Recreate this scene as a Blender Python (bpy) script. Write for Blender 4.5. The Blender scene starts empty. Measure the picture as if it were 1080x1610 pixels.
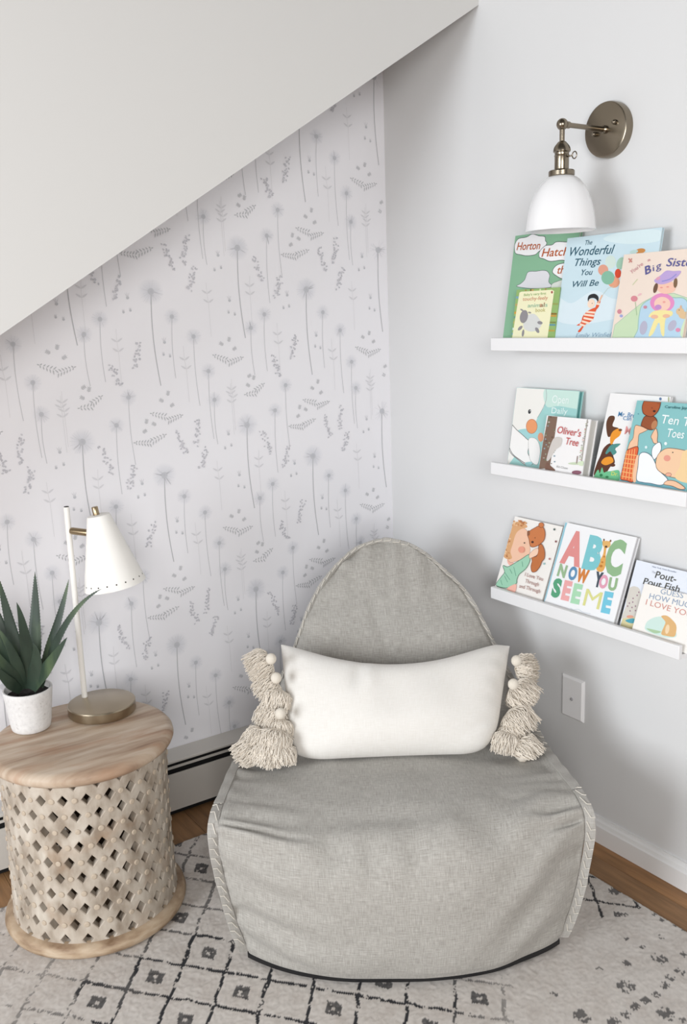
import bpy, bmesh, math, random
import numpy as np
from mathutils import Vector, Matrix, noise
from mathutils.geometry import tessellate_polygon

random.seed(7)
SC = bpy.context.scene
COL = SC.collection

# ------------------------------------------------------------------ camera
FPX, YAW, PITCH, ROLL, HC = 1452.73, math.radians(33.7666), math.radians(11.8798), math.radians(-1.9116), 1.36
_f = Vector((math.sin(YAW) * math.cos(PITCH), math.cos(YAW) * math.cos(PITCH), -math.sin(PITCH)))
_r0 = Vector((math.cos(YAW), -math.sin(YAW), 0)); _u0 = _r0.cross(_f)
_r = _r0 * math.cos(ROLL) + _u0 * math.sin(ROLL)
_u = -_r0 * math.sin(ROLL) + _u0 * math.cos(ROLL)
CAM = Vector((0, 0, HC))
cd = bpy.data.cameras.new('camera'); cam = bpy.data.objects.new('camera', cd); COL.objects.link(cam)
cd.sensor_fit = 'HORIZONTAL'; cd.sensor_width = 36; cd.lens = 36 * FPX / 1080; cd.clip_start = .05
cam.matrix_world = Matrix.Translation(CAM) @ Matrix((_r, _u, -_f)).transposed().to_4x4()
SC.camera = cam

# ------------------------------------------------------------------ light
w = bpy.data.worlds.new('world'); SC.world = w; w.use_nodes = True
w.node_tree.nodes['Background'].inputs[0].default_value = (1, .955, .91, 1)
w.node_tree.nodes['Background'].inputs[1].default_value = .13
def area(name, loc, target, sx, sy, power, col):
    l = bpy.data.lights.new(name, 'AREA'); l.shape = 'RECTANGLE'; l.size = sx; l.size_y = sy; l.energy = power; l.color = col
    o = bpy.data.objects.new(name, l); COL.objects.link(o); o.location = loc
    o.rotation_euler = (Vector(target) - Vector(loc)).to_track_quat('-Z', 'Y').to_euler(); return o
area('window_light_left', (-2.3, .9, 1.35), (1.4, 1.4, .7), 1.5, 1.4, 90, (.92, .96, 1))
area('window_light_front', (-1.0, -1.9, 1.6), (1.0, 1.9, .8), 1.5, 1.3, 90, (1, .985, .97))
SC.view_settings.view_transform = 'Standard'; SC.view_settings.look = 'None'
SC.view_settings.exposure = 0; SC.view_settings.gamma = 1
SC.view_settings.use_curve_mapping = False

# ------------------------------------------------------------------ helpers
XR, YB, YF = 1.75, 2.333, 1.92                      # right wall, papered wall, bulkhead face
AXV = Vector((.8387, -.5446, 0)); AYV = Vector((.5446, .8387, 0))
def ray(x, y): return _f + _r * ((x - 540) / FPX) - _u * ((y - 805) / FPX)
def at(x, y, ax, val):
    v = ray(x, y); return CAM + v * ((val - CAM[ax]) / v[ax])
def ats(x, y, s):
    v = ray(x, y); p = CAM + v * (s / v.dot(AYV)); return Vector((p.dot(AXV), s, p.z))
def lw(X, s, z): return AXV * X + AYV * s + Vector((0, 0, z))   # chair frame -> world
def lin(c):
    return tuple((v / 12.92 if v <= .04045 else ((v + .055) / 1.055) ** 2.4) for v in c)
def hx(s): return tuple(int(s[i:i + 2], 16) / 255 for i in (0, 2, 4))

def mat(name, rgb, rough=.6, metal=0, bump=None, spec=.5, aniso=0):
    m = bpy.data.materials.new(name); m.use_nodes = True; nt = m.node_tree; b = nt.nodes['Principled BSDF']
    b.inputs['Base Color'].default_value = (*lin(rgb), 1); b.inputs['Roughness'].default_value = rough
    b.inputs['Metallic'].default_value = metal; b.inputs['Specular IOR Level'].default_value = spec
    if bump:
        tc = nt.nodes.new('ShaderNodeTexCoord'); n = nt.nodes.new('ShaderNodeTexNoise'); n.inputs['Scale'].default_value = bump[0]; n.inputs['Detail'].default_value = 4
        bp = nt.nodes.new('ShaderNodeBump'); bp.inputs['Strength'].default_value = bump[1]; bp.inputs['Distance'].default_value = bump[2]
        nt.links.new(tc.outputs['Object'], n.inputs['Vector']); nt.links.new(n.outputs['Fac'], bp.inputs['Height']); nt.links.new(bp.outputs['Normal'], b.inputs['Normal'])
    return m
def mat_attr(name, rough=.6, spec=.3, bump=None):
    m = mat(name, (.8, .8, .8), rough, 0, bump, spec); nt = m.node_tree
    a = nt.nodes.new('ShaderNodeAttribute'); a.attribute_name = 'Col'
    nt.links.new(a.outputs['Color'], nt.nodes['Principled BSDF'].inputs['Base Color']); return m
def ramp_mat(name, stops, scale=(1, 1, 1), nscale=10, detail=6, rough=.6, bump=(.3, .002), coord='Object', dist=0, spec=.3, rot=(0, 0, 0), second=None):
    m = bpy.data.materials.new(name); m.use_nodes = True; nt = m.node_tree; b = nt.nodes['Principled BSDF']; L = nt.links.new
    tc = nt.nodes.new('ShaderNodeTexCoord'); mp = nt.nodes.new('ShaderNodeMapping'); mp.inputs['Scale'].default_value = scale; mp.inputs['Rotation'].default_value = rot
    n = nt.nodes.new('ShaderNodeTexNoise'); n.inputs['Scale'].default_value = nscale; n.inputs['Detail'].default_value = detail; n.inputs['Distortion'].default_value = dist
    r = nt.nodes.new('ShaderNodeValToRGB'); e = r.color_ramp.elements
    while len(e) < len(stops): e.new(.5)
    for i, (p, c) in enumerate(stops): e[i].position = p; e[i].color = (*lin(c), 1)
    L(tc.outputs[coord], mp.inputs['Vector']); L(mp.outputs[0], n.inputs['Vector']); L(n.outputs['Fac'], r.inputs['Fac'])
    out = r.outputs['Color']
    if second:      # (scale, nscale, lo, hi, colour): blotches mixed over
        mp2 = nt.nodes.new('ShaderNodeMapping'); mp2.inputs['Scale'].default_value = second[0]; mp2.inputs['Rotation'].default_value = rot
        n2 = nt.nodes.new('ShaderNodeTexNoise'); n2.inputs['Scale'].default_value = second[1]; n2.inputs['Detail'].default_value = 5
        r2 = nt.nodes.new('ShaderNodeMapRange'); r2.inputs['From Min'].default_value = second[2]; r2.inputs['From Max'].default_value = second[3]
        mx = nt.nodes.new('ShaderNodeMix'); mx.data_type = 'RGBA'; mx.inputs[7].default_value = (*lin(second[4]), 1)
        L(tc.outputs[coord], mp2.inputs['Vector']); L(mp2.outputs[0], n2.inputs['Vector']); L(n2.outputs['Fac'], r2.inputs['Value']); L(r2.outputs[0], mx.inputs[0]); L(out, mx.inputs[6]); out = mx.outputs[2]
    L(out, b.inputs['Base Color'])
    bp = nt.nodes.new('ShaderNodeBump'); bp.inputs['Strength'].default_value = bump[0]; bp.inputs['Distance'].default_value = bump[1]
    L(n.outputs['Fac'], bp.inputs['Height']); L(bp.outputs[0], b.inputs['Normal'])
    b.inputs['Roughness'].default_value = rough; b.inputs['Specular IOR Level'].default_value = spec
    return m

class MB:
    """collects faces; one build() = one mesh object"""
    def __init__(s): s.v = []; s.f = []; s.c = []; s.uv = []
    def add(s, vs, fs, col=None):
        o = len(s.v); s.v += [tuple(p) for p in vs]; s.f += [tuple(o + i for i in f) for f in fs]
        s.c += [col] * len(vs) if not isinstance(col, list) else col
        return o
    def box(s, x0, x1, y0, y1, z0, z1, col=None):
        vs = [(x, y, z) for x in (x0, x1) for y in (y0, y1) for z in (z0, z1)]
        s.add(vs, [(0, 1, 3, 2), (4, 6, 7, 5), (0, 4, 5, 1), (2, 3, 7, 6), (0, 2, 6, 4), (1, 5, 7, 3)], col)
    def lathe(s, prof, n=48, M=None, cap0=True, cap1=True):
        M = M or Matrix(); vs = []
        for r, z in prof:
            for k in range(n):
                a = 2 * math.pi * k / n; vs.append(M @ Vector((r * math.cos(a), r * math.sin(a), z)))
        fs = [(i * n + k, i * n + (k + 1) % n, (i + 1) * n + (k + 1) % n, (i + 1) * n + k) for i in range(len(prof) - 1) for k in range(n)]
        if cap0: fs.append(tuple(range(n))[::-1])
        if cap1: fs.append(tuple((len(prof) - 1) * n + k for k in range(n)))
        s.add(vs, fs)
    def tube(s, pts, rad, n=8, col=None, caps=True):
        pts = [Vector(p) for p in pts]; vs = []; up = None
        for i, p in enumerate(pts):
            t = (pts[min(i + 1, len(pts) - 1)] - pts[max(i - 1, 0)]).normalized()
            if up is None: up = t.orthogonal().normalized()
            up = (up - t * up.dot(t)).normalized(); b = t.cross(up)
            r = rad[i] if isinstance(rad, (list, tuple)) else rad
            vs += [p + (up * math.cos(2 * math.pi * k / n) + b * math.sin(2 * math.pi * k / n)) * r for k in range(n)]
        fs = [(i * n + k, i * n + (k + 1) % n, (i + 1) * n + (k + 1) % n, (i + 1) * n + k) for i in range(len(pts) - 1) for k in range(n)]
        if caps: fs += [tuple(range(n))[::-1], tuple((len(pts) - 1) * n + k for k in range(n))]
        s.add(vs, fs, col)
    def poly(s, pts, col=None):       # concave flat polygon, 3D points
        t = tessellate_polygon([[Vector(p) for p in pts]]); s.add(pts, [tuple(q) for q in t], col)
    def build(s, name, m, parent=None, smooth=False, bevel=0, angle=None, local=None):
        me = bpy.data.meshes.new(name); vs = s.v
        if local is not None: inv = local.inverted(); vs = [inv @ Vector(p) for p in vs]
        me.from_pydata(vs, [], s.f)
        if any(c is not None for c in s.c):
            a = me.color_attributes.new('Col', 'FLOAT_COLOR', 'POINT')
            a.data.foreach_set('color', [x for c in s.c for x in ((*lin(c), 1) if c else (1, 1, 1, 1))])
        o = bpy.data.objects.new(name, me); COL.objects.link(o)
        for mm in (m if isinstance(m, (list, tuple)) else [m]): me.materials.append(mm)
        bm = bmesh.new(); bm.from_mesh(me)
        if s.c[0] is None: bmesh.ops.recalc_face_normals(bm, faces=bm.faces)
        bm.to_mesh(me); bm.free()
        if smooth: me.polygons.foreach_set('use_smooth', [True] * len(me.polygons))
        if angle: me.set_sharp_from_angle(angle=math.radians(angle))
        if bevel:
            b = o.modifiers.new('bevel', 'BEVEL'); b.width = bevel; b.segments = 2; b.limit_method = 'ANGLE'; b.angle_limit = math.radians(40)
            me.polygons.foreach_set('use_smooth', [True] * len(me.polygons)); me.set_sharp_from_angle(angle=math.radians(40))
        if parent: o.parent = parent
        return o
def thing(name, label, cat, loc=(0, 0, 0), group=None, M=None):
    o = bpy.data.objects.new(name, None); COL.objects.link(o); o.empty_display_size = .05
    o.matrix_world = M if M is not None else Matrix.Translation(loc)
    o['label'] = label; o['category'] = cat
    if group: o['group'] = group
    return o
def tag(o, label, cat): o['label'] = label; o['category'] = cat; return o
def struct(o): o['kind'] = 'structure'; return o
def catmull(P, n=8, closed=False):
    P = [Vector(p) for p in P]; out = []; N = len(P)
    for i in range(N if closed else N - 1):
        g = (lambda k: P[k % N]) if closed else (lambda k: P[max(0, min(N - 1, k))])
        a, b, c, d = g(i - 1), g(i), g(i + 1), g(i + 2)
        for k in range(n):
            t = k / n; out.append(.5 * ((2 * b) + (c - a) * t + (2 * a - 5 * b + 4 * c - d) * t * t + (3 * b - a - 3 * c + d) * t ** 3))
    if not closed: out.append(P[-1])
    return out

# ------------------------------------------------------------------ materials
WALL = mat('white_wall_paint', (.868, .87, .872), .75, bump=(220, .05, .0005), spec=.2)
UPPER = mat('warm_white_paint', (.855, .85, .84), .8, bump=(220, .05, .0005), spec=.2)
PAPER = mat_attr('floral_wallpaper', .7, .2)
TRIM = mat('white_trim_paint', (.93, .93, .93), .35)
LEDGE = mat('white_ledge_paint', (.925, .925, .93), .4)
INK = mat_attr('printed_ink', .42, .4)
BRASS = mat('antique_brass', (.55, .51, .45), .26, 1)
BRASS_B = mat('brushed_nickel_brass', (.66, .61, .53), .3, 1)
GOLD = mat('dull_brass', (.64, .57, .46), .3, 1)
OPAL = mat('white_glass', (.95, .95, .955), .12)
ENAMEL = mat('white_enamel', (.955, .945, .925), .5, spec=.3)
BLACK = mat('black_rubber', (.05, .05, .05), .6)
DARK = mat('slot_shade_black', (.03, .03, .03), .8)  # black standing in for the shade inside the heater slots
HEAT = mat('heater_enamel', (.80, .785, .76), .4)

# ------------------------------------------------------------------ room
m = MB(); m.add([(XR, -1.2, 0), (XR, YB, 0), (XR, YB, 2.7), (XR, -1.2, 2.7), (XR + .1, -1.2, 0), (XR + .1, YB + .1, 0), (XR + .1, YB + .1, 2.7), (XR + .1, -1.2, 2.7)],
                [(0, 1, 2, 3), (4, 7, 6, 5), (0, 3, 7, 4), (3, 2, 6, 7), (0, 4, 5, 1)]); struct(m.build('wall_right', WALL))

# wallpaper: one wall mesh, printed motifs in the same mesh
BASE = (.955, .952, .968)
def mix(a, b, t): return tuple(a[i] * (1 - t) + b[i] * t for i in range(3))
wp = MB(); X0 = -1.1
wp.add([(X0, YB, 0), (XR, YB, 0), (XR, YB, 2.7), (X0, YB, 2.7), (X0, YB + .1, 0), (XR, YB + .1, 0), (XR, YB + .1, 2.7), (X0, YB + .1, 2.7)],
       [(0, 1, 2, 3), (5, 4, 7, 6), (0, 4, 5, 1), (3, 2, 6, 7), (0, 3, 7, 4)], BASE)
def fade(c, t=.28): return mix(c, BASE, t)
def W(x, z, e): return (x, YB - e, z)
def ribbon(pts, wd, col, e=.0006):
    col = fade(col)
    P = [Vector((p[0], p[1])) for p in pts]; vs = []
    for i, p in enumerate(P):
        t = (P[min(i + 1, len(P) - 1)] - P[max(i - 1, 0)]); n = Vector((-t.y, t.x)).normalized() * wd / 2
        if p.x + n.x > XR or p.x - n.x > XR: return
        vs += [W(*(p + n), e), W(*(p - n), e)]
    wp.add(vs, [(2 * i, 2 * i + 1, 2 * i + 3, 2 * i + 2) for i in range(len(P) - 1)], col)
def leaf(x, z, ang, ln, wd, col, e=.0008):
    col = fade(col)
    if x + ln > XR - .001: return
    d = Vector((math.cos(ang), math.sin(ang))); n = Vector((-d.y, d.x)); o = Vector((x, z))
    pts = [o, o + d * ln * .3 + n * wd / 2, o + d * ln * .7 + n * wd * .4, o + d * ln, o + d * ln * .7 - n * wd * .4, o + d * ln * .3 - n * wd / 2]
    wp.add([W(*p, e) for p in pts], [tuple(range(6))], col)
def disc(x, z, r, c0, c1, e, n=18):
    c0, c1 = fade(c0), fade(c1)
    if x + r > XR: return
    vs = [W(x, z, e)]; cs = [c0]
    for rr, t in ((r * .5, .45), (r, 1)):
        vs += [W(x + rr * math.cos(2 * math.pi * k / n), z + rr * math.sin(2 * math.pi * k / n), e) for k in range(n)]; cs += [mix(c0, c1, t)] * n
    wp.add(vs, [(0, 1 + k, 1 + (k + 1) % n) for k in range(n)] + [(1 + k, 1 + n + k, 1 + n + (k + 1) % n, 1 + (k + 1) % n) for k in range(n)], cs)
GREY = (.64, .645, .665); FERN = (.70, .705, .72); FAINT = (.86, .86, .87)
rw = random.Random(3)
def dandelion(x, z, x2, z2, big):
    r = .036 if big else .024
    disc(x, z, r, mix(BASE, (.74, .755, .80), .62 if big else .5), BASE, .0004)
    for k in range(30 if big else 18):
        a = rw.uniform(0, 6.28); q = r * rw.uniform(.6, .98)
        ribbon([(x, z), (x + q * math.cos(a), z + q * math.sin(a))], .0006, mix(BASE, (.72, .73, .76), .55), .0005)
    disc(x, z, .0088 if big else .0062, (.70, .71, .74), (.74, .75, .77), .0009, 12)
    bow = -.006 if big else -.004
    pts = [(x + (x2 - x) * t + bow * math.sin(math.pi * t) + (.004 if big else 0) * t * t, z + (z2 - z) * t) for t in [i / 8 for i in range(9)]]
    ribbon(pts, .0024 if big else .0017, (.67, .675, .69) if big else (.76, .765, .78))
def fern(tx, tz, ix, iz, col=FERN):
    d = Vector((ix - tx, iz - tz)); L = d.length; a = math.atan2(d.y, d.x); n = max(3, int(L / .0075))
    leaf(tx, tz, a, .008, .003, col)
    for k in range(1, n + 1):
        p = Vector((tx, tz)) + d * (k / (n + .3)); q = .006 + .007 * k / n
        for sg in (-1, 1): leaf(p.x, p.y, a + sg * 1.05, q, .0034, col, .0008 + .00004 * k + .00002 * sg)
def lavender(ax, az, bx, bz):
    n = 9
    for k in range(n):
        t = k / (n - 1); x = ax + (bx - ax) * t; z = az + (bz - az) * t
        for j in range(3): leaf(x + rw.uniform(-.008, .006), z + rw.uniform(-.004, .004), rw.uniform(0, 6.28), .0075, .005, mix(BASE, (.66, .66, .69), rw.uniform(.5, .85)), .0008 + .00005 * (k * 3 + j))
def trio(pts):
    for i, (x, z) in enumerate(pts):
        r = .0042 if i == 0 else .0034
        disc(x, z, r, (.72, .73, .76), (.76, .77, .79), .0007, 10)
        for a in (1.2, 1.7, 2.1): leaf(x, z, a, .015 if i == 0 else .008, .0016, mix(BASE, GREY, .45))
def arrow(pts):
    (x, z), (x1, z1), (x2, z2) = pts
    ribbon([(x, z), (x1, z1), (x2, z2), (x2 + .002, z2 - .09)], .0011, FAINT)
    for px_, pz in ((x1, z1), (x2, z2)):
        for sg in (-1, 1): leaf(px_, pz, math.pi / 2 + sg * 1.0, .019, .005, mix(BASE, GREY, .34))
DAND = [(1.239, 1.556, 1.245, 1.313, 1), (1.456, 1.443, 1.461, 1.198, 1), (1.142, 1.635, 1.144, 1.511, 0), (1.333, 1.59, 1.333, 1.407, 0), (1.372, 1.66, 1.377, 1.481, 0),
        (1.129, 1.228, 1.133, 1.04, 0), (1.313, 1.376, 1.314, 1.217, 0), (1.268, 1.34, 1.273, 1.209, 0), (1.51, 1.377, 1.509, 1.215, 0), (1.569, 1.323, 1.575, 1.136, 0)]
FERNS = [[(1.427, 1.614), (1.47, 1.601), (1.524, 1.602), (1.479, 1.59)], [(1.375, 1.54), (1.423, 1.534), (1.472, 1.554), (1.43, 1.539)],
         [(1.143, 1.272), (1.184, 1.255), (1.241, 1.261), (1.193, 1.247)], [(1.234, 1.642), (1.271, 1.644), (1.304, 1.671), (1.275, 1.652)]]
SPRIG = [(1.483, 1.661), (1.465, 1.644), (1.491, 1.629), (1.416, 1.591), (1.439, 1.583), (1.408, 1.566), (1.197, 1.309), (1.175, 1.299), (1.211, 1.284), (1.268, 1.686), (1.251, 1.667), (1.253, 1.693)]
LAV = [(1.289, 1.533, 1.311, 1.47), (1.373, 1.478, 1.356, 1.426), (1.505, 1.557, 1.523, 1.498), (1.568, 1.583, 1.554, 1.518), (1.584, 1.501, 1.567, 1.449), (1.415, 1.312, 1.396, 1.253), (1.335, 1.256, 1.352, 1.207)]
TRIO = [[(1.179, 1.536), (1.166, 1.497), (1.186, 1.503)], [(1.206, 1.416), (1.201, 1.384), (1.22, 1.378)], [(1.391, 1.428), (1.377, 1.392), (1.396, 1.396)], [(1.484, 1.311), (1.479, 1.279), (1.497, 1.274)]]
ARROW = [[(1.194, 1.677), (1.193, 1.647), (1.195, 1.623)], [(1.138, 1.464), (1.139, 1.435), (1.142, 1.411)], [(1.273, 1.481), (1.271, 1.452), (1.271, 1.43)], [(1.353, 1.351), (1.353, 1.317), (1.355, 1.292)], [(1.537, 1.299), (1.538, 1.261), (1.542, 1.237)], [(1.198, 1.202), (1.197, 1.172), (1.2, 1.15)]]
for i in range(-3, 3):
    for j in range(-4, 3):
        dx, dz = i * .478, j * .4865
        sh = lambda p: (p[0] + dx, p[1] + dz)
        for a, b, c, d, g in DAND:
            if a + dx < XR - .012 and .1 < b + dz < 2.2: dandelion(a + dx, b + dz, c + dx, max(.12, d + dz), g)
        for F in FERNS:
            if F[2][0] + dx < XR and F[0][1] + dz > .18: fern(*sh(F[0]), *sh(F[1])); fern(*sh(F[2]), *sh(F[3]))
        for k, p in enumerate(SPRIG):
            x, z = sh(p)
            if x < XR - .015 and z > .18:
                a = (1.3, 2.6, .5)[k % 3]; leaf(x - .006 * math.cos(a), z - .006 * math.sin(a), a, .017, .0035, mix(BASE, FERN, .8)); [leaf(x + .004 * q * math.cos(a), z + .004 * q * math.sin(a), a + sg_ * .9, .007, .0028, mix(BASE, FERN, .8), .0009 + .00002 * q) for q in (-1, 0, 1) for sg_ in (-1, 1)]
        for a, b, c, d in LAV:
            if d + dz > .18: lavender(a + dx, b + dz, c + dx, d + dz)
        for T in TRIO:
            if T[0][1] + dz > .25: trio([sh(p) for p in T])
        for T in ARROW:
            if T[0][1] + dz > .3: arrow([sh(p) for p in T])
struct(wp.build('wall_back', PAPER))

# upper wall above the slanting edge, in front of the papered recess
sl = (2.128 - 1.348) / (1.749 - .482); xl = -1.1; zl = 1.348 + (xl - .482) * sl; zr = 2.128 + .001 * sl
poly = [(xl, zl), (XR, zr), (XR, 2.7), (xl, 2.7)]
m = MB(); m.add([(x, YF, z) for x, z in poly] + [(x, YB - .002, z) for x, z in poly],
                [(0, 1, 2, 3), (7, 6, 5, 4), (0, 4, 5, 1), (1, 5, 6, 2), (2, 6, 7, 3), (3, 7, 4, 0)]); struct(m.build('wall_upper', UPPER))

# floor: oak planks along the right wall
fl = MB(); x = XR; rp = random.Random(5); k = 0
while x > -1.6:
    wdt = .066 if k == 0 else .125
    y = -1.2 + (0 if k % 2 else -.4)
    while y < YB:
        y2 = min(YB, y + rp.uniform(.7, 1.3)); ya = max(-1.2, y)
        c = mix((.50, .375, .26), (.61, .46, .315), rp.random()) if k else (.64, .47, .31)
        if y2 > ya: fl.box(x - wdt + .0006, x - .0006, ya + .0005, y2 - .0005, -.02, 0, c)
        y = y2
    x -= wdt; k += 1
fl.box(-1.7, XR, -1.2, YB, -.05, -.0205, (.12, .08, .05))
fm = mat_attr('oak_planks', .45, .35); nt = fm.node_tree; b = nt.nodes['Principled BSDF']
tc = nt.nodes.new('ShaderNodeTexCoord'); mp = nt.nodes.new('ShaderNodeMapping'); mp.inputs['Scale'].default_value = (26, 2.2, 1)
n = nt.nodes.new('ShaderNodeTexNoise'); n.inputs['Scale'].default_value = 2.5; n.inputs['Detail'].default_value = 8; n.inputs['Distortion'].default_value = .6
mr = nt.nodes.new('ShaderNodeMapRange'); mr.inputs['From Min'].default_value = .3; mr.inputs['From Max'].default_value = .7; mr.inputs['To Min'].default_value = .62; mr.inputs['To Max'].default_value = 1.15
mx = nt.nodes.new('ShaderNodeVectorMath'); mx.operation = 'SCALE'
att = [q for q in nt.nodes if q.type == 'ATTRIBUTE'][0]
nt.links.new(tc.outputs['Object'], mp.inputs[0]); nt.links.new(mp.outputs[0], n.inputs['Vector']); nt.links.new(n.outputs['Fac'], mr.inputs['Value'])
nt.links.new(att.outputs['Color'], mx.inputs[0]); nt.links.new(mr.outputs[0], mx.inputs['Scale']); nt.links.new(mx.outputs[0], b.inputs['Base Color'])
struct(fl.build('floor', fm))

# baseboard on the right wall
prof = [(0, 0), (-.016, 0), (-.016, .046), (-.0125, .050), (-.0105, .057), (-.006, .061), (-.005, .067), (0, .067)]
m = MB(); ys = (-1.2, 2.245)
m.add([(XR + a, y, b_) for y in ys for a, b_ in prof], [(i, i + 1, 8 + i + 1, 8 + i) for i in range(7)] + [tuple(range(8)), tuple(range(15, 7, -1))])
struct(m.build('baseboard_right', TRIM))

# ------------------------------------------------------------------ rug (colours woven in per tuft)
def vnoise(X, Y, s, seed):
    x = X / s + 100; y = Y / s + 100; xi = np.floor(x).astype(int); yi = np.floor(y).astype(int); fx = x - xi; fy = y - yi
    fx = fx * fx * (3 - 2 * fx); fy = fy * fy * (3 - 2 * fy)
    def h(a, b_): q = np.sin(a * 127.1 + b_ * 311.7 + seed * 74.7) * 43758.5453; return q - np.floor(q)
    return (h(xi, yi) * (1 - fx) + h(xi + 1, yi) * fx) * (1 - fy) + (h(xi, yi + 1) * (1 - fx) + h(xi + 1, yi + 1) * fx) * fy
RX0, RX1, RY0, RY1, ST = .05, 1.602, .62, 2.105, .0032
nx = int((RX1 - RX0) / ST); ny = int((RY1 - RY0) / ST)
gx = np.linspace(RX0, RX1, nx); gy = np.linspace(RY0, RY1, ny); GX, GY = np.meshgrid(gx, gy)
wx = GX + (vnoise(GX, GY, .02, 1) - .5) * .006; wy = GY + (vnoise(GX, GY, .02, 2) - .5) * .006
fine = vnoise(GX, GY, .0042, 3); med = vnoise(GX, GY, .014, 4); big = vnoise(GX, GY, .09, 5)
ink = np.zeros_like(GX)
def lattice(ox, oy, dxx, dyy, mask, motif=True):
    global ink
    a = ((wx - ox) / dxx + (wy - oy) / dyy) / 2; b_ = ((wx - ox) / dxx - (wy - oy) / dyy) / 2
    g = .5 * math.hypot(1 / dxx, 1 / dyy)
    for q, o_ in ((a, b_), (b_, a)):
        d = np.abs(q - np.round(q)) / g
        hsh = np.sin(np.round(q) * 12.9 + np.floor(o_) * 78.2) * 437.5; hsh = hsh - np.floor(hsh)
        wd = .0032 + .0016 * hsh
        dash = (fine * .55 + med * .45) > (.34 + .16 * (1 - mask))
        ink = np.maximum(ink, ((d < wd) & dash & (mask > .02)) * (.45 + .55 * mask))
    if motif:
        i = np.floor(a); j = np.floor(b_); ca = a - i - .5; cb = b_ - j - .5
        px_ = (ca + cb) * dxx; py_ = (ca - cb) * dyy; r_ = np.abs(px_) + np.abs(py_)
        shape = ((np.abs(ca) < .165 + .05 * (fine - .5)) & (np.abs(cb) < .165 + .05 * (med - .5)) & ((fine > .16) | (r_ > .016)))
        shape &= ~((np.abs(ca) < .04) & (np.abs(cb) < .04))
        ink = np.maximum(ink, shape * (((i + j) % 2) == 1) * (mask > .3) * (.75 + .2 * fine))
sm = lambda v: np.clip(v, 0, 1)
mask = sm((1.18 - GX) * 8) * sm((GY - 1.12) * 10) * sm(.35 + (GX - .30) * 3.2 + (big - .5) * .8)
mask = np.where(GX + .0 < .44, mask * .45, mask)
mask = np.where((GX > .30) & (GY > 1.74), mask * (.35 + .4 * big), mask)
lattice(.593, 1.587, .0632, .0752, mask)
m2 = ((GX > 1.36) & (GX < 1.60) & (GY > 1.205) & (GY < 1.62)) & ((wx - 1.532) * .7 + (wy - 1.284) > -.075)
lattice(1.532, 1.284, .056, .076, m2 * .95)
for (px_, py_, r_) in [(983, 1550, .017), (1038, 1506, .014), (986, 1513, .008), (1069, 1526, .010), (1054, 1537, .009), (1045, 1548, .009), (1030.5, 1561, .010), (1014, 1572, .010), (997.5, 1581, .009),
                       (985, 1594, .010), (915, 1596, .015), (1047, 1592, .017), (871, 1563, .009), (942, 1522, .006), (966, 1399.5, .014), (1038, 1473, .007), (985, 1475, .006), (1010, 1489, .006),
                       (1029, 1436, .005), (1040, 1445, .006), (1062, 1453, .005), (966, 1607, .011), (1078, 1500, .008), (1075, 1462, .006), (900, 1503, .004)]:
    p = at(px_, py_, 2, .012); d = np.hypot((wx - p.x), (wy - p.y)); q = np.abs(np.abs(wx - p.x) - np.abs(wy - p.y))
    ink = np.maximum(ink, ((d < r_ * 1.15) & ((fine * .6 + med * .4) > .42) & (q < r_ * .75)) * .8)
ran = random.Random(9)
for k_ in range(26):      # more scattered diamonds on the plain field towards the camera
    cx_, cy_ = ran.uniform(.95, 1.55), ran.uniform(.65, .95); d = np.hypot(wx - cx_, wy - cy_); ink = np.maximum(ink, ((d < ran.uniform(.006, .016)) & (fine > .5)) * .75)
base = np.array(lin((.815, .79, .765))); dk = np.array(lin((.235, .235, .245))); wash = np.array(lin((.74, .705, .675)))
t1 = np.clip((vnoise(GX, GY, .035, 8) * .6 + vnoise(GX, GY, .009, 9) * .4 - .35) * 1.5, 0, 1)[..., None]
colr = base * (1 - t1 * .75) + wash * t1 * .75
colr = colr * (.93 + .14 * fine[..., None])
colr = colr * (1 - ink[..., None]) + dk * ink[..., None]
Z = .0095 + .0016 * fine + .0008 * vnoise(GX, GY, .012, 11) - .0008 * (ink > .3)
V = np.stack([GX, GY, Z], -1).reshape(-1, 3)
idx = np.arange(nx * ny).reshape(ny, nx)
F = np.stack([idx[:-1, :-1], idx[:-1, 1:], idx[1:, 1:], idx[1:, :-1]], -1).reshape(-1, 4)
me = bpy.data.meshes.new('rug')
ring = list(idx[0, :]) + list(idx[1:, -1]) + list(idx[-1, -2::-1]) + list(idx[-2:0:-1, 0]); nb = len(V)
V = np.concatenate([V, np.stack([V[ring][:, 0], V[ring][:, 1], np.full(len(ring), .0015)], -1)])
side = [(nb + i, nb + (i + 1) % len(ring), int(ring[(i + 1) % len(ring)]), int(ring[i])) for i in range(len(ring))]
me.from_pydata(V.tolist(), [], F.tolist() + side)
ca = me.color_attributes.new('Col', 'FLOAT_COLOR', 'POINT')
cc = np.ones((len(V), 4)); cc[:nb, :3] = colr.reshape(-1, 3); cc[nb:, :3] = base
ca.data.foreach_set('color', cc.ravel())
me.polygons.foreach_set('use_smooth', [True] * len(me.polygons))
rug = bpy.data.objects.new('area_rug', me); COL.objects.link(rug)
me.materials.append(mat_attr('rug_wool', .95, .05, bump=(900, .6, .002)))
tag(rug, 'cream wool rug with broken charcoal diamond lattice pattern covering the floor', 'rug')

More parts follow.
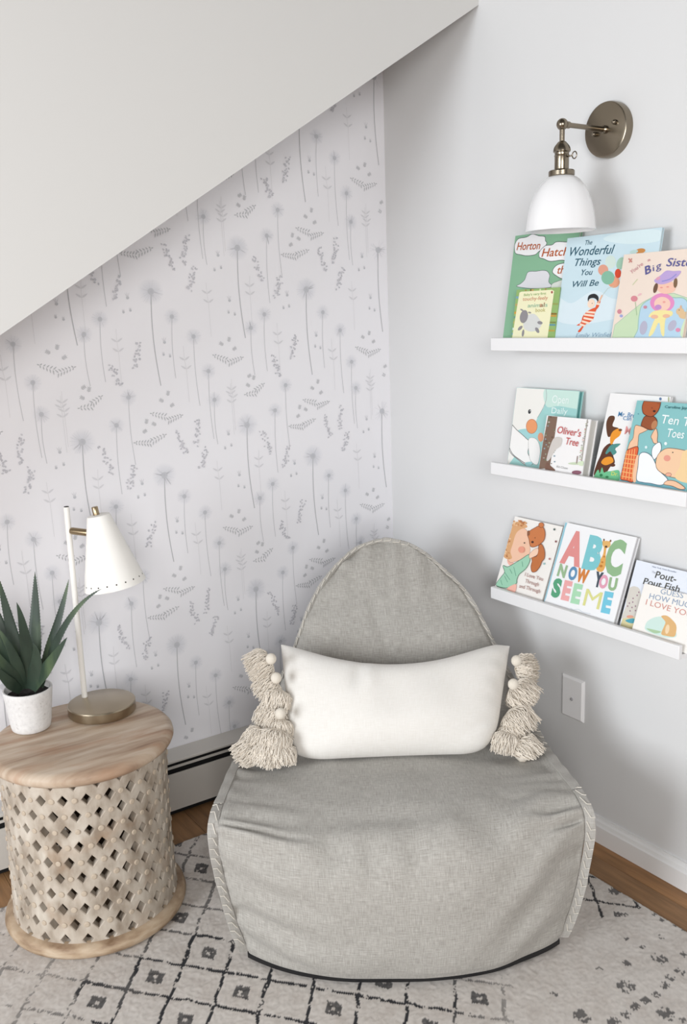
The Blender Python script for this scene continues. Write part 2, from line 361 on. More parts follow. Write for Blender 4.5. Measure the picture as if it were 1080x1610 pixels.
# ------------------------------------------------------------------ baseboard heater on the papered wall
ht = thing('baseboard_heater', 'long off-white baseboard heater with black slots below the floral wallpaper', 'heater', (.7, YB, 0))
HM = Matrix.Translation((.7, YB, 0)); hx0, hx1, hy = -1.1, 1.728, YB - .078
def extr(mb, pr): n_ = len(pr); mb.add([(x, y, z) for x in (hx0, hx1) for y, z in pr], [(i, (i + 1) % n_, n_ + (i + 1) % n_, n_ + i) for i in range(n_)] + [tuple(range(n_)), tuple(range(2 * n_ - 1, n_ - 1, -1))])
m = MB(); extr(m, [(YB - .001, .166), (hy + .004, .166), (hy, .164), (hy, .1595), (hy + .003, .1595), (hy + .006, .163), (YB - .001, .162)]); m.build('top_cover', HEAT, ht, local=HM)
m = MB(); extr(m, [(YB - .001, .004), (hy + .008, .004), (hy + .008, .1590), (YB - .001, .1585)]); m.build('slot_shade_block', DARK, ht, local=HM)  # black block added inside the casing so the slots read as deep shade
m = MB(); extr(m, [(hy + .002, .1435), (hy, .1435), (hy, .1510), (hy + .002, .1510)]); m.build('damper_blade', HEAT, ht, local=HM)
m = MB(); extr(m, [(hy, .128), (hy, .018), (hy + .003, .018), (hy + .003, .128)]); m.build('front_panel', HEAT, ht, local=HM)
m = MB(); m.box(hx1, hx1 + .008, hy - .002, YB - .001, .004, .168); m.build('end_cap', HEAT, ht, bevel=.002, local=HM)

# ------------------------------------------------------------------ drum side table
TX, TY, TT = .583, 1.981, .448
DRUM = ramp_mat('whitewashed_carved_wood', [(.3, (.57, .515, .455)), (.48, (.705, .66, .605)), (.7, (.80, .765, .715))], (1, 1, .5), 30, 8, .7, (.5, .002), second=((1, 1, 1), 14, .56, .95, (.62, .50, .39)))
GRAIN = math.radians(16)
TOPM = ramp_mat('bleached_mango_wood', [(.24, (.50, .40, .33)), (.38, (.67, .575, .49)), (.54, (.755, .68, .60)), (.74, (.82, .765, .70))], (1.3, 11, 3), 3.4, 12, .5, (.4, .0015), dist=.35, rot=(0, 0, -GRAIN), second=((1.6, 5, 1), 4.0, .52, .75, (.68, .53, .42)))
RIM = ramp_mat('honey_wood_rim', [(.3, (.50, .40, .31)), (.48, (.69, .60, .50)), (.7, (.80, .73, .64))], (1, 1, 4), 14, 9, .55, (.3, .001))
tb = thing('drum_side_table', 'round whitewashed wooden drum table with carved pierced diamond lattice body', 'table', (TX, TY, 0))
TM = Matrix.Translation((TX, TY, 0))
m = MB(); m.lathe([(.0, TT - .003), (.12, TT - .001), (.19, TT), (.199, TT - .003), (.205, TT - .010), (.2065, TT - .018), (.203, TT - .026), (.196, TT - .031), (.17, TT - .032), (.0, TT - .032)], 96, None, False, False)
m.build('table_top', TOPM, tb, smooth=True, angle=50)
m = MB(); m.lathe([(.0, .013), (.198, .013), (.205, .017), (.2085, .026), (.206, .036), (.199, .041), (.190, .043), (.182, .044), (.180, .02), (0, .02)], 96, None, False, False)
m.build('base_ring', RIM, tb, smooth=True, angle=50)
# pierced lattice body
m = MB(); NA = 24; zb_, zt_ = .043, TT - .030; VS = .0735; rows = int(math.ceil((zt_ - zb_) / (VS / 2)))
def dr(z): return .1885 - .004 * math.sin(math.pi * (z - zb_) / (zt_ - zb_))
def cyl(a, z, off): z = min(max(z, zb_), zt_); r = dr(z) - off; return (r * math.cos(a), r * math.sin(a), z)
AH = math.pi / NA; TH = .019
INNER = []; PEGS = []
def quadstrip(p, q, n=3):  # outer edge p (a,z)x2 -> inner hole edge q, subdivided
    for i in range(n):
        t0, t1 = i / n, (i + 1) / n
        P0 = [p[0][j] * (1 - t0) + p[1][j] * t0 for j in (0, 1)]; P1 = [p[0][j] * (1 - t1) + p[1][j] * t1 for j in (0, 1)]
        Q0 = [q[0][j] * (1 - t0) + q[1][j] * t0 for j in (0, 1)]; Q1 = [q[0][j] * (1 - t1) + q[1][j] * t1 for j in (0, 1)]
        R0 = [Q0[j] * .88 + P0[j] * .12 for j in (0, 1)]; R1 = [Q1[j] * .88 + P1[j] * .12 for j in (0, 1)]
        m.add([cyl(*P0, 0), cyl(*P1, 0), cyl(*R1, 0), cyl(*R0, 0), cyl(*Q1, .0018), cyl(*Q0, .0018)], [(0, 1, 2, 3), (3, 2, 4, 5)])
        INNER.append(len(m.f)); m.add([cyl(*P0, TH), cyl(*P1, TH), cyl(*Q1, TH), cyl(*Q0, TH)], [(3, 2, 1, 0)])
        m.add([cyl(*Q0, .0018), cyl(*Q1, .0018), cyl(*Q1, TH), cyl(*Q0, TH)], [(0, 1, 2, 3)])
HS = .47
for j in range(rows + 1):
    z = zt_ - j * VS / 2
    for i in range(NA):
        a = 2 * AH * (i + .5 * (j % 2)) + .09; jit = 1 + random.uniform(-.08, .08)
        top, rt, bt, lf = (a, z + VS / 2), (a + AH, z), (a, z - VS / 2), (a - AH, z)
        h = HS * jit; hv_ = .365 * jit; t2, r2, b2, l2 = (a, z + VS / 2 * hv_), (a + AH * h, z), (a, z - VS / 2 * hv_), (a - AH * h, z)
        if j == 0: prs = [((rt, bt), (r2, b2)), ((bt, lf), (b2, l2))]
        else: prs = [((top, rt), (t2, r2)), ((rt, bt), (r2, b2)), ((bt, lf), (b2, l2)), ((lf, top), (l2, t2))]
        for p, q in prs:
            if max(p[0][1], p[1][1], q[0][1], q[1][1]) > zb_ + .001: quadstrip(p, q)
        # little round peg between neighbouring holes
        if zb_ + .012 < z < zt_ - .004:
            c = Vector(cyl(a + AH, z, 0)); nrm = Vector((c.x, c.y, 0)).normalized(); up = Vector((0, 0, 1)); sd = up.cross(nrm); rr = .0062 * random.uniform(.9, 1.1)
            vs = []; K = 10
            for (q, o) in ((1, -.003), (1.0, .0014), (.7, .0024)):
                vs += [c + (sd * math.cos(6.2832 * k / K) + up * math.sin(6.2832 * k / K)) * rr * q + nrm * o for k in range(K)]
            PEGS.append(len(m.f)); m.add(vs, [(r_ * K + k, r_ * K + (k + 1) % K, (r_ + 1) * K + (k + 1) % K, (r_ + 1) * K + k) for r_ in (0, 1) for k in range(K)] + [tuple(2 * K + k for k in range(K))])
o = m.build('lattice_body', [DRUM, mat('shaded_inner_wood', (.26, .20, .155), .9), mat('tan_wood_pegs', (.735, .675, .60), .6)], tb)  # second material paints the inner shell dark, as shade behind the holes
for q in PEGS:
    for w_ in range(21): o.data.polygons[q + w_].material_index = 2
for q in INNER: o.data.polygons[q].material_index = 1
bm = bmesh.new(); bm.from_mesh(o.data); bmesh.ops.remove_doubles(bm, verts=bm.verts, dist=.0002); bmesh.ops.recalc_face_normals(bm, faces=bm.faces); bm.to_mesh(o.data); bm.free()

# ------------------------------------------------------------------ table lamp
LX_, LY_ = .641, 2.123; bx_, by_ = .665, 2.072
lp = thing('table_lamp', 'slim white desk lamp with cone shade and brushed metal disc base on the drum table', 'lamp', (bx_, by_, TT))
LM = Matrix.Translation((bx_, by_, TT))
m = MB(); m.lathe([(.0, 0), (.077, 0), (.0795, .002), (.080, .004), (.080, .0225), (.0785, .025), (.0765, .026), (0, .026)], 72, LM, False, False)
m.build('base', BRASS_B, lp, smooth=True, angle=30, local=LM)
m = MB(); m.lathe([(.0068, TT + .026), (.0068, .947), (.0062, .948)], 24, Matrix.Translation((LX_, LY_, 0))); pole = m.build('pole', ENAMEL, lp, smooth=True, angle=40, local=LM)
m = MB(); m.lathe([(.0056, .948), (.0056, .9492), (.004, .9496)], 20, Matrix.Translation((LX_, LY_, 0))); m.build('pole_cap', BLACK, lp, smooth=True, angle=40, local=LM)
# shade: tilted cone in the plane facing the room
tilt = math.radians(9.5); Sc = lw(-.543, 2.116, .930)
axd = (AXV * math.sin(tilt) * .9 + Vector((0, 0, -math.cos(tilt)))).normalized()
zax = -axd; xax = (AXV - zax * AXV.dot(zax)).normalized(); yax = zax.cross(xax)
SM = Matrix.Translation(Sc) @ Matrix((xax, yax, zax)).transposed().to_4x4()
m = MB(); m.lathe([(.0, .0), (.020, .0), (.0255, -.0015), (.0272, -.005), (.0725, -.172), (.0712, -.172), (.0262, -.006), (.0, -.004)], 72, SM, False, False)
shd = m.build('lamp_shade', ENAMEL, lp, smooth=True, angle=40, local=LM)
m = MB()
for k in range(20):
    a = 2 * math.pi * k / 20; zz = -.158; r_ = .0272 + (.0725 - .0272) * (-zz - .005) / .167 + .0002
    c = SM @ Vector((r_ * math.cos(a), r_ * math.sin(a), zz)); n_ = (SM.to_3x3() @ Vector((math.cos(a), math.sin(a), .26))).normalized(); t_ = n_.orthogonal().normalized(); b_ = n_.cross(t_)
    m.add([c + (t_ * math.cos(1.0472 * q) + b_ * math.sin(1.0472 * q)) * .0020 + n_ * .0001 for q in range(6)], [tuple(range(6))])
m.build('perforations', mat('dark_pinholes', (.25, .23, .2), .8), shd, local=LM)
m = MB(); m.lathe([(.0074, 0), (.0074, .0185), (.0066, .0195)], 20, SM @ Matrix.Translation((-.004, 0, 0))); m.build('finial', GOLD, lp, smooth=True, angle=40, local=LM)
kz = .8915; k0 = Vector((LX_, LY_, kz)); k1 = SM @ Vector((-.034, 0, -.038)); kd = (k1 - k0).normalized()
m = MB(); m.tube([k0 + kd * .006, k0 + kd * .011, k1 + kd * .004], [.0074, .0084, .0084], 20); m.build('swivel_joint', GOLD, lp, smooth=True, angle=40, local=LM)
m = MB(); m.lathe([(.012, 0), (.014, -.05), (.011, -.06)], 20, SM @ Matrix.Translation((0, 0, -.004))); m.build('bulb_socket', ENAMEL, lp, smooth=True, angle=40, local=LM)

# ------------------------------------------------------------------ potted aloe
PX, PY = .500, 2.087; PM = Matrix.Translation((PX, PY, TT))
al = thing('potted_aloe', 'green aloe plant in a speckled white stone pot on the drum table', 'plant', (PX, PY, TT))
POT = ramp_mat('speckled_white_clay', [(.25, (.72, .70, .68)), (.34, (.84, .835, .83)), (.7, (.89, .885, .88))], (1, 1, 1), 130, 5, .85, (.5, .0012))
m = MB(); m.lathe([(0, 0), (.040, 0), (.0435, .003), (.046, .015), (.0545, .088), (.0555, .096), (.0545, .0985), (.0515, .0985), (.0505, .094), (.048, .080), (0, .078)], 64, PM, False, False)
m.build('pot', POT, al, smooth=True, angle=60, local=PM)
m = MB(); vs = [PM @ Vector((0, 0, .084))]
for rr in (.018, .034, .0495):
    for k in range(24): a = k * math.pi / 12; vs.append(PM @ Vector((rr * math.cos(a), rr * math.sin(a), .083 + random.uniform(-.003, .003))))
m.add(vs, [(0, 1 + k, 1 + (k + 1) % 24) for k in range(24)] + [(1 + r_ * 24 + k, 25 + r_ * 24 + k, 25 + r_ * 24 + (k + 1) % 24, 1 + r_ * 24 + (k + 1) % 24) for r_ in (0, 1) for k in range(24)])
m.build('soil', mat('dark_soil', (.10, .085, .075), .95, bump=(300, 1, .004)), al, local=PM)
ALOE = ramp_mat('aloe_leaf_skin', [(.25, (.13, .175, .145)), (.5, (.20, .262, .212)), (.75, (.36, .43, .30))], (1, 1, .35), 16, 4, .42, (.25, .001), spec=.4)
S0 = Vector((PX, PY, 0)).dot(AYV)
def aloe_leaf(base, mid, tip, ds, wmax, face=(0, -1, .35), wpos=.3):
    sb, smid, st = ds
    pts3 = [ats(*base, S0 + sb), ats(*mid, S0 + smid), ats(*tip, S0 + st)]
    P = [lw(*p) for p in pts3]; root = PM @ Vector((0, 0, .082)); P[0] = P[0].lerp(root, .35); P[0].z = max(min(P[0].z, TT + .10), TT + .080)
    N = 18; path = []
    for i in range(N + 1):
        t = i / N; path.append((1 - t) ** 2 * P[0] + 2 * t * (1 - t) * (P[1] * 2 - (P[0] + P[2]) / 2) + t * t * P[2])
    fv = (AYV * face[1] + AXV * face[0] + Vector((0, 0, face[2]))).normalized(); vs = []; m = MB()
    for i, p in enumerate(path):
        t = i / N; d = (path[min(i + 1, N)] - path[max(i - 1, 0)]).normalized(); sd = d.cross(fv).normalized(); nn = sd.cross(d).normalized()
        wv = wmax * (min(1, .72 + .28 * t / wpos) if t < wpos else max(.02, (1 - (t - wpos) / (1 - wpos)) ** .85)); th = .30 * wv + .0006
        for k in range(12):
            a = 2 * math.pi * k / 12; x = math.cos(a) * wv; y = math.sin(a) * th * (1 if math.sin(a) < 0 else .35) + .22 * th * 1.2 * (abs(math.cos(a)) ** 2) * 1.0
            vs.append(p + sd * x + nn * y)
    m.add(vs, [(i * 12 + k, i * 12 + (k + 1) % 12, (i + 1) * 12 + (k + 1) % 12, (i + 1) * 12 + k) for i in range(N) for k in range(12)] + [tuple(range(12))[::-1], tuple(N * 12 + k for k in range(12))])
    for i in range(3, N - 1):      # marginal teeth
        for k in (0, 6):
            a_, b_ = Vector(vs[i * 12 + k]), Vector(vs[(i + 1) * 12 + k]); c = (a_ + b_) / 2; out = (c - (path[i] + path[i + 1]) / 2).normalized()
            for q in (.25, .75):
                c = a_.lerp(b_, q); dd = (b_ - a_) * .12; m.add([c - dd, c + dd, c + out * .0014 + dd, c - out * .0006], [(0, 1, 2), (0, 2, 3)])
    m.build('leaf', ALOE, al, smooth=True, angle=70, local=PM)
Z = lambda x, y: (x / 5.75, 890 + y / 5.75)
LEAVES = [((55, 1064), Z(318, 500), Z(316, 50), (.012, .035, .05), .0165, (0, -1, .3)),
          ((36, 1068), Z(95, 540), Z(-30, 60), (.008, .02, .02), .0155, (.3, -1, .3)),
          ((20, 1055), Z(-10, 500), Z(-120, 300), (.01, .02, .03), .014, (.4, -1, .3)),
          ((66, 1062), Z(520, 520), Z(622, 120), (.008, .02, .03), .0125, (-.3, -1, .3)),
          ((74, 1054), Z(600, 520), Z(918, 206), (.0, -.01, -.015), .0105, (-.5, -1, .3)),
          ((70, 1066), Z(480, 700), Z(520, 640), (.03, .05, .06), .008, (-.2, -1, .2)),
          ((50, 1070), Z(225, 640), Z(150, 328), (-.012, -.03, -.045), .0155, (.2, -1, .5)),
          ((56, 1072), Z(480, 840), Z(606, 645), (-.015, -.045, -.06), .0165, (-.2, -1, .6)),
          ((32, 1072), Z(115, 800), Z(-40, 540), (-.015, -.04, -.05), .013, (.3, -1, .5)),
          ((22, 1064), Z(10, 720), Z(-150, 560), (-.0, -.02, -.02), .016, (.3, -1, .6)),
          ((30, 1074), Z(60, 930), Z(-90, 700), (-.02, -.045, -.065), .016, (.3, -1, .6)),
          ((25, 1076), Z(40, 1010), Z(-110, 830), (-.03, -.06, -.08), .013, (.3, -1, .6)),
          ((45, 1060), Z(150, 640), Z(60, 560), (.02, .05, .07), .010, (.2, -1, .2)),
          ((50, 1068), Z(330, 860), Z(300, 700), (-.02, -.025, -.03), .017, (0, -1, .6))]
for L in LEAVES: aloe_leaf(*L)

# ------------------------------------------------------------------ bean bag chair
def linen(name, c0, c1, c2, fs=900, rough=.9, bs=.5):
    m = bpy.data.materials.new(name); m.use_nodes = True; nt = m.node_tree; b = nt.nodes['Principled BSDF']; L = nt.links.new
    uv = nt.nodes.new('ShaderNodeUVMap'); uv.uv_map = 'UVMap'; outs = []
    for sc in ((38, fs, 1), (fs, 38, 1)):
        mp = nt.nodes.new('ShaderNodeMapping'); mp.inputs['Scale'].default_value = sc
        n = nt.nodes.new('ShaderNodeTexNoise'); n.inputs['Scale'].default_value = 1; n.inputs['Detail'].default_value = 3; n.inputs['Roughness'].default_value = .7
        L(uv.outputs[0], mp.inputs[0]); L(mp.outputs[0], n.inputs['Vector']); outs.append(n)
    ad = nt.nodes.new('ShaderNodeMath'); ad.operation = 'ADD'; L(outs[0].outputs['Fac'], ad.inputs[0]); L(outs[1].outputs['Fac'], ad.inputs[1])
    r = nt.nodes.new('ShaderNodeValToRGB'); hv = nt.nodes.new('ShaderNodeMath'); hv.operation = 'MULTIPLY'; hv.inputs[1].default_value = .5
    L(ad.outputs[0], hv.inputs[0]); L(hv.outputs[0], r.inputs['Fac']); e = r.color_ramp.elements; e.new(.5)
    for k, (p, c) in enumerate(((.34, c0), (.5, c1), (.66, c2))): e[k].position = p; e[k].color = (*lin(c), 1)
    L(r.outputs[0], b.inputs['Base Color']); bp = nt.nodes.new('ShaderNodeBump'); bp.inputs['Strength'].default_value = bs; bp.inputs['Distance'].default_value = .0007
    L(hv.outputs[0], bp.inputs['Height']); L(bp.outputs[0], b.inputs['Normal']); b.inputs['Roughness'].default_value = rough; b.inputs['Specular IOR Level'].default_value = .15
    b.inputs['Sheen Weight'].default_value = .15
    return m
LINEN = linen('grey_linen_weave', (.56, .546, .522), (.655, .642, .618), (.75, .738, .715), 560)
LINEN2 = linen('grey_linen_binding', (.60, .587, .563), (.665, .652, .63), (.73, .718, .697), 620)
CREAM = linen('cream_cotton', (.875, .86, .835), (.90, .888, .867), (.925, .915, .90), 700, .92, .3)
XC = .125
# rows: centre (s,z), seam (s,z), half width, back path (s,z), seam x-centre shift
ROWS = [((1.662, .022), (1.757, .026), .342, (2.44, .02), .30, -.002),
        ((1.636, .08), (1.745, .085), .357, (2.45, .06), .32, -.002),
        ((1.622, .16), (1.732, .165), .372, (2.455, .11), .33, -.002),
        ((1.614, .235), (1.722, .245), .382, (2.46, .16), .33, -.003),
        ((1.626, .300), (1.712, .312), .386, (2.46, .20), .33, -.004),
        ((1.664, .342), (1.716, .350), .384, (2.46, .23), .33, -.005),
        ((1.725, .360), (1.752, .368), .379, (2.46, .26), .32, -.006),
        ((1.82, .366), (1.84, .366), .372, (2.46, .29), .31, -.006),
        ((1.94, .364), (1.95, .360), .362, (2.46, .33), .31, -.006),
        ((2.05, .364), (2.06, .362), .350, (2.46, .37), .30, .0),
        ((2.13, .385), (2.15, .390), .328, (2.46, .41), .29, .010),
        ((2.175, .44), (2.21, .445), .298, (2.46, .46), .28, .018),
        ((2.21, .51), (2.26, .51), .262, (2.46, .51), .25, .022),
        ((2.245, .56), (2.29, .56), .239, (2.465, .56), .225, .022),
        ((2.28, .61), (2.315, .61), .216, (2.465, .61), .20, .020),
        ((2.31, .655), (2.34, .655), .186, (2.46, .655), .17, .018),
        ((2.34, .695), (2.36, .695), .150, (2.455, .695), .135, .014),
        ((2.365, .73), (2.38, .73), .110, (2.45, .73), .10, .012),
        ((2.385, .757), (2.393, .757), .066, (2.44, .757), .06, .010),
        ((2.40, .772), (2.40, .772), .014, (2.425, .772), .012, .008)]
def interp(seq, n=4): return catmull([Vector(p) for p in seq], n)
R6 = interp([(*a, *b) for a, b, *_ in ROWS]) if False else None
def vec_rows():
    arr = np.array([[*a, *b, h, *c, hb, sx] for a, b, h, c, hb, sx in ROWS]); out = []; N = len(arr); K = 8
    for i in range(N - 1):
        g = lambda k: arr[max(0, min(N - 1, k))]
        a, b, c, d = g(i - 1), g(i), g(i + 1), g(i + 2)
        for k in range(K):
            t = k / K; out.append(.5 * (2 * b + (c - a) * t + (2 * a - 5 * b + 4 * c - d) * t * t + (3 * b - a - 3 * c + d) * t ** 3))
    out.append(arr[-1]); return out
RR = vec_rows(); NR = len(RR); NU = 108; NS = 10
arc = [0]
for i in range(1, NR): arc.append(arc[-1] + math.hypot(RR[i][0] - RR[i - 1][0], RR[i][1] - RR[i - 1][1]))
def chair_pt(i, u):
    cs, cz, ss, sz, hw, bs, bz, hb, sx = RR[i]; hw = hw - .006 + .006 * min(1, max(0, (sz - .40) / .1)); e = 1 - abs(u) ** 2.6
    X = XC + sx + hw * u; s = ss + (cs - ss) * e; z = sz + (cz - sz) * e
    t = arc[i]; edge = 1 - abs(u)
    # outward direction along path
    j0, j1 = max(0, i - 1), min(NR - 1, i + 1); ds, dz = RR[j1][0] - RR[j0][0], RR[j1][1] - RR[j0][1]; L = math.hypot(ds, dz) or 1; ns, nz = -dz / L, ds / L
    f = t / arc[-1]
    p = Vector((X * 5, t * 5, 0))
    d = .010 * noise.noise(Vector((X * 4.2, t * 4.2, 1.3))) + .003 * noise.noise(Vector((X * 10, t * 13, 4.1)))
    # gathers at the seams
    env = math.exp(-edge / .16) * min(1, edge / .02 + .15)
    d += env * .0065 * math.sin(t * 95 + 4 * noise.noise(Vector((0, t * 7, u * 2)))) * (.45 + noise.noise(Vector((u, t * 11, 2))))
    # sag hollows on the seat front
    def dip(x0, t0, rx, rt, a): return -a * math.exp(-((X - x0) / rx) ** 2 - ((t - t0) / rt) ** 2)
    t5 = arc[40]
    d += dip(-.02, t5 - .02, .035, .05, .008) + dip(.055, t5 - .035, .024, .05, .008) + dip(.145, t5 - .03, .024, .05, .007) + dip(.31, t5 - .01, .045, .045, .011) + dip(.05, t5 + .06, .20, .03, .006) - dip(.22, t5 + .02, .03, .05, .005)
    # pulled creases at both front corners
    d += dip(-.20, t5 + .012, .060, .009, .014) + dip(-.12, t5 + .004, .05, .008, .006) + dip(.465, t5 - .012, .035, .009, .014) + dip(.43, t5 + .035, .045, .012, .007) - dip(-.20, t5 - .012, .07, .016, .009) - dip(.44, t5 + .012, .05, .016, .007)
    # tall front wrinkles running in from the left seam and diagonal on the right
    if f < .35:
        q = math.exp(-((u + .78) / .28) ** 2); d += q * .004 * math.sin(t * 70 + u * 5)
        q = math.exp(-((u - .72) / .22) ** 2); d += q * .005 * math.sin(t * 42 - X * 38)
    # backrest centre pleats near the crown
    if f > .8: d += -.006 * math.exp(-((X - .145) / .012) ** 2) * (f - .8) / .2 + .003 * math.sin(X * 90) * (f - .8) / .2 * (edge > .05)
    if .62 < f < .9: d += -.004 * math.exp(-((X - .12 - (t - arc[104]) * -.25) / .018) ** 2)
    k = min(1, edge / .03)
    d *= k if i > 3 else .3
    d *= 1.5
    return Vector((X, s + ns * d, z + nz * d))
CM = Matrix.Translation(lw(XC, 2.05, .012))
ch = thing('bean_bag_chair', 'grey linen bean bag chair with arched backrest and whip-stitched seams in the corner', 'chair', CM.translation)
vs = []; uvs = []; per = (NU + 1) + NS + (NU // 2 + 1) + NS
for i in range(NR):
    cs, cz, ss, sz, hw, bs, bz, hb, sx = RR[i]; f = arc[i] / arc[-1]
    for k in range(NU + 1):
        u = -1 + 2 * k / NU; vs.append(lw(*chair_pt(i, u))); uvs.append((hw * u, arc[i]))
    rE = chair_pt(i, 1); lE = chair_pt(i, -1)
    hb = hb * (1 if f < .6 else .82); bR = Vector((XC + sx * .8 + hb, bs, bz)); bL = Vector((XC + sx * .8 - hb, bs, bz)); bul = .03 * max(0, (1 - f * 1.0))
    for k in range(1, NS + 1):
        t = k / (NS + 1); p = rE.lerp(bR, t); p.x += bul * math.sin(math.pi * t); vs.append(lw(*p)); uvs.append((hw + (bR - rE).length * t, arc[i]))
    for k in range(NU // 2 + 1):
        t = k / (NU // 2); p = bR.lerp(bL, t); p.y += .02 * math.sin(math.pi * t) * (1 - f); vs.append(lw(*p)); uvs.append((1.2 + hb * 2 * t, arc[i]))
    for k in range(1, NS + 1):
        t = k / (NS + 1); p = bL.lerp(lE, t); p.x -= bul * math.sin(math.pi * t); vs.append(lw(*p)); uvs.append((-hw - (bL - lE).length * (1 - t), arc[i]))
m = MB(); m.add(vs, [(i * per + k, i * per + (k + 1) % per, (i + 1) * per + (k + 1) % per, (i + 1) * per + k) for i in range(NR - 1) for k in range(per)] + [tuple(range(per))[::-1], tuple((NR - 1) * per + k for k in range(per))])
body = m.build('cover', LINEN, ch, smooth=True, local=CM)
ul = body.data.uv_layers.new(name='UVMap')
for lp_ in body.data.loops: ul.data[lp_.index].uv = uvs[lp_.vertex_index]
sb = body.modifiers.new('sub', 'SUBSURF'); sb.levels = 1; sb.render_levels = 1
# seam flange: a stitched ribbon following the seam up one side, over the crown, down the other
path = [chair_pt(i, -1) for i in range(2, NR)] + [chair_pt(i, 1) for i in range(NR - 1, 1, -1)]
path = [p for i, p in enumerate(path) if i == 0 or (p - path[i - 1]).length > .004]
def resample(P, st):
    out = [P[0]]; acc = 0
    for a, b in zip(P, P[1:]):
        L = (b - a).length; q = st - acc
        while q <= L: out.append(a.lerp(b, q / L)); q += st
        acc = (L - (q - st))
    return out
path = resample(path, .006); fv = []; fuv = []; frames = []
NPth = len(path)
for i, p in enumerate(path):
    t = (path[min(i + 2, NPth - 1)] - path[max(i - 2, 0)]).normalized()
    out = Vector((p.x - XC - .01, 0, 0)); hgt = p.z
    # outward = sideways, blending upward around the arch; slight forward lean
    inward = Vector((0, 1, -.35)) if hgt > .42 else Vector((0, 1, 0))
    sgn = -1 if i < NPth / 2 else 1
    o_ = Vector((t.z, 0, -t.x)) if abs(t.y) < .999 else Vector((sgn, 0, 0))
    arch = min(1, max(0, (hgt - .40) / .10)); side_ = Vector((sgn, 0, .15))
    if o_.length > .01: o_ = o_.normalized()
    if o_.x * sgn < 0 and hgt < .74: o_ = -o_
    if hgt >= .74 and o_.z < 0: o_ = -o_
    o_ = (side_ * (1 - arch) + o_ * arch); o_.y = -.55 * (1 - arch) * (1 if p.z < .34 else .25); o_.normalize()
    nn = t.cross(o_).normalized(); wv = .0170 - .0075 * arch - .003 * (arch > .5) * (sgn < 0) + .002 * noise.noise(Vector((i * .06, 0, 0))); wob = .002 * math.sin(i * .55) + .003 * noise.noise(Vector((i * .11, 3, 0)))
    if nn.y > 0: nn = -nn
    frames.append((p, t, o_, nn, wv, wob))
    q = [p - o_ * .003 - nn * .003, p - o_ * .003 + nn * .003, p + o_ * wv * .5 + nn * (.004 + wob * .5), p + o_ * wv + nn * (.002 + wob), p + o_ * wv + nn * (wob - .002), p + o_ * wv * .5 - nn * (.003 - wob * .5)]
    fv += [lw(*x) for x in q]; fuv += [(k_ * .006, i * .006) for k_ in range(6)]
m = MB(); m.add(fv, [(i * 6 + k, i * 6 + (k + 1) % 6, (i + 1) * 6 + (k + 1) % 6, (i + 1) * 6 + k) for i in range(NPth - 1) for k in range(6)] + [tuple(range(6))[::-1], tuple((NPth - 1) * 6 + k for k in range(6))])
o = m.build('seam_flange', LINEN2, ch, smooth=True, angle=60, local=CM)
ul = o.data.uv_layers.new(name='UVMap')
for lp_ in o.data.loops: ul.data[lp_.index].uv = fuv[lp_.vertex_index]
m = MB()
for i in range(4, NPth - 6, 4):
    p, t, o_, nn, wv, wob = frames[i]; p2, t2, o2, nn2, wv2, wob2 = frames[min(i + 3, NPth - 1)]
    A = p + o_ * .001 + nn * .0052; B = p2 + o2 * wv2 * .5 + nn2 * (.0062 + wob2 * .5); Cc = p2 + o2 * wv2 + nn2 * (.0038 + wob2)
    m.tube([lw(*A), lw(*B), lw(*Cc)], .0011, 5)
m.build('whip_stitching', mat('pale_thread', (.84, .82, .78), .8), ch, local=CM)
# black base panel
m = MB(); ring_ = []
for k in range(NU + 1):
    p = chair_pt(0, -1 + 2 * k / NU); ring_.append((p.x, p.y))
ring_ += [(XC + .36, 1.95), (XC + .37, 2.15), (XC + .33, 2.35), (XC + .2, 2.46), (XC - .2, 2.46), (XC - .33, 2.35), (XC - .37, 2.15), (XC - .36, 1.95)]
n_ = len(ring_); sc_ = lambda q, f: (XC + (q[0] - XC) * f, 2.05 + (q[1] - 2.05) * f)
vs = []
for f_, z_ in ((.985, .0135), (1.004, .018), (1.004, .027), (.985, .033)): vs += [lw(*sc_(q, f_), z_) for q in ring_]
m.add(vs, [(r_ * n_ + k, r_ * n_ + (k + 1) % n_, (r_ + 1) * n_ + (k + 1) % n_, (r_ + 1) * n_ + k) for r_ in range(3) for k in range(n_)] + [tuple(range(n_))[::-1], tuple(3 * n_ + k for k in range(n_))])
m.build('base_panel', mat('black_vinyl', (.07, .07, .08), .5), ch, smooth=True, angle=40, local=CM)

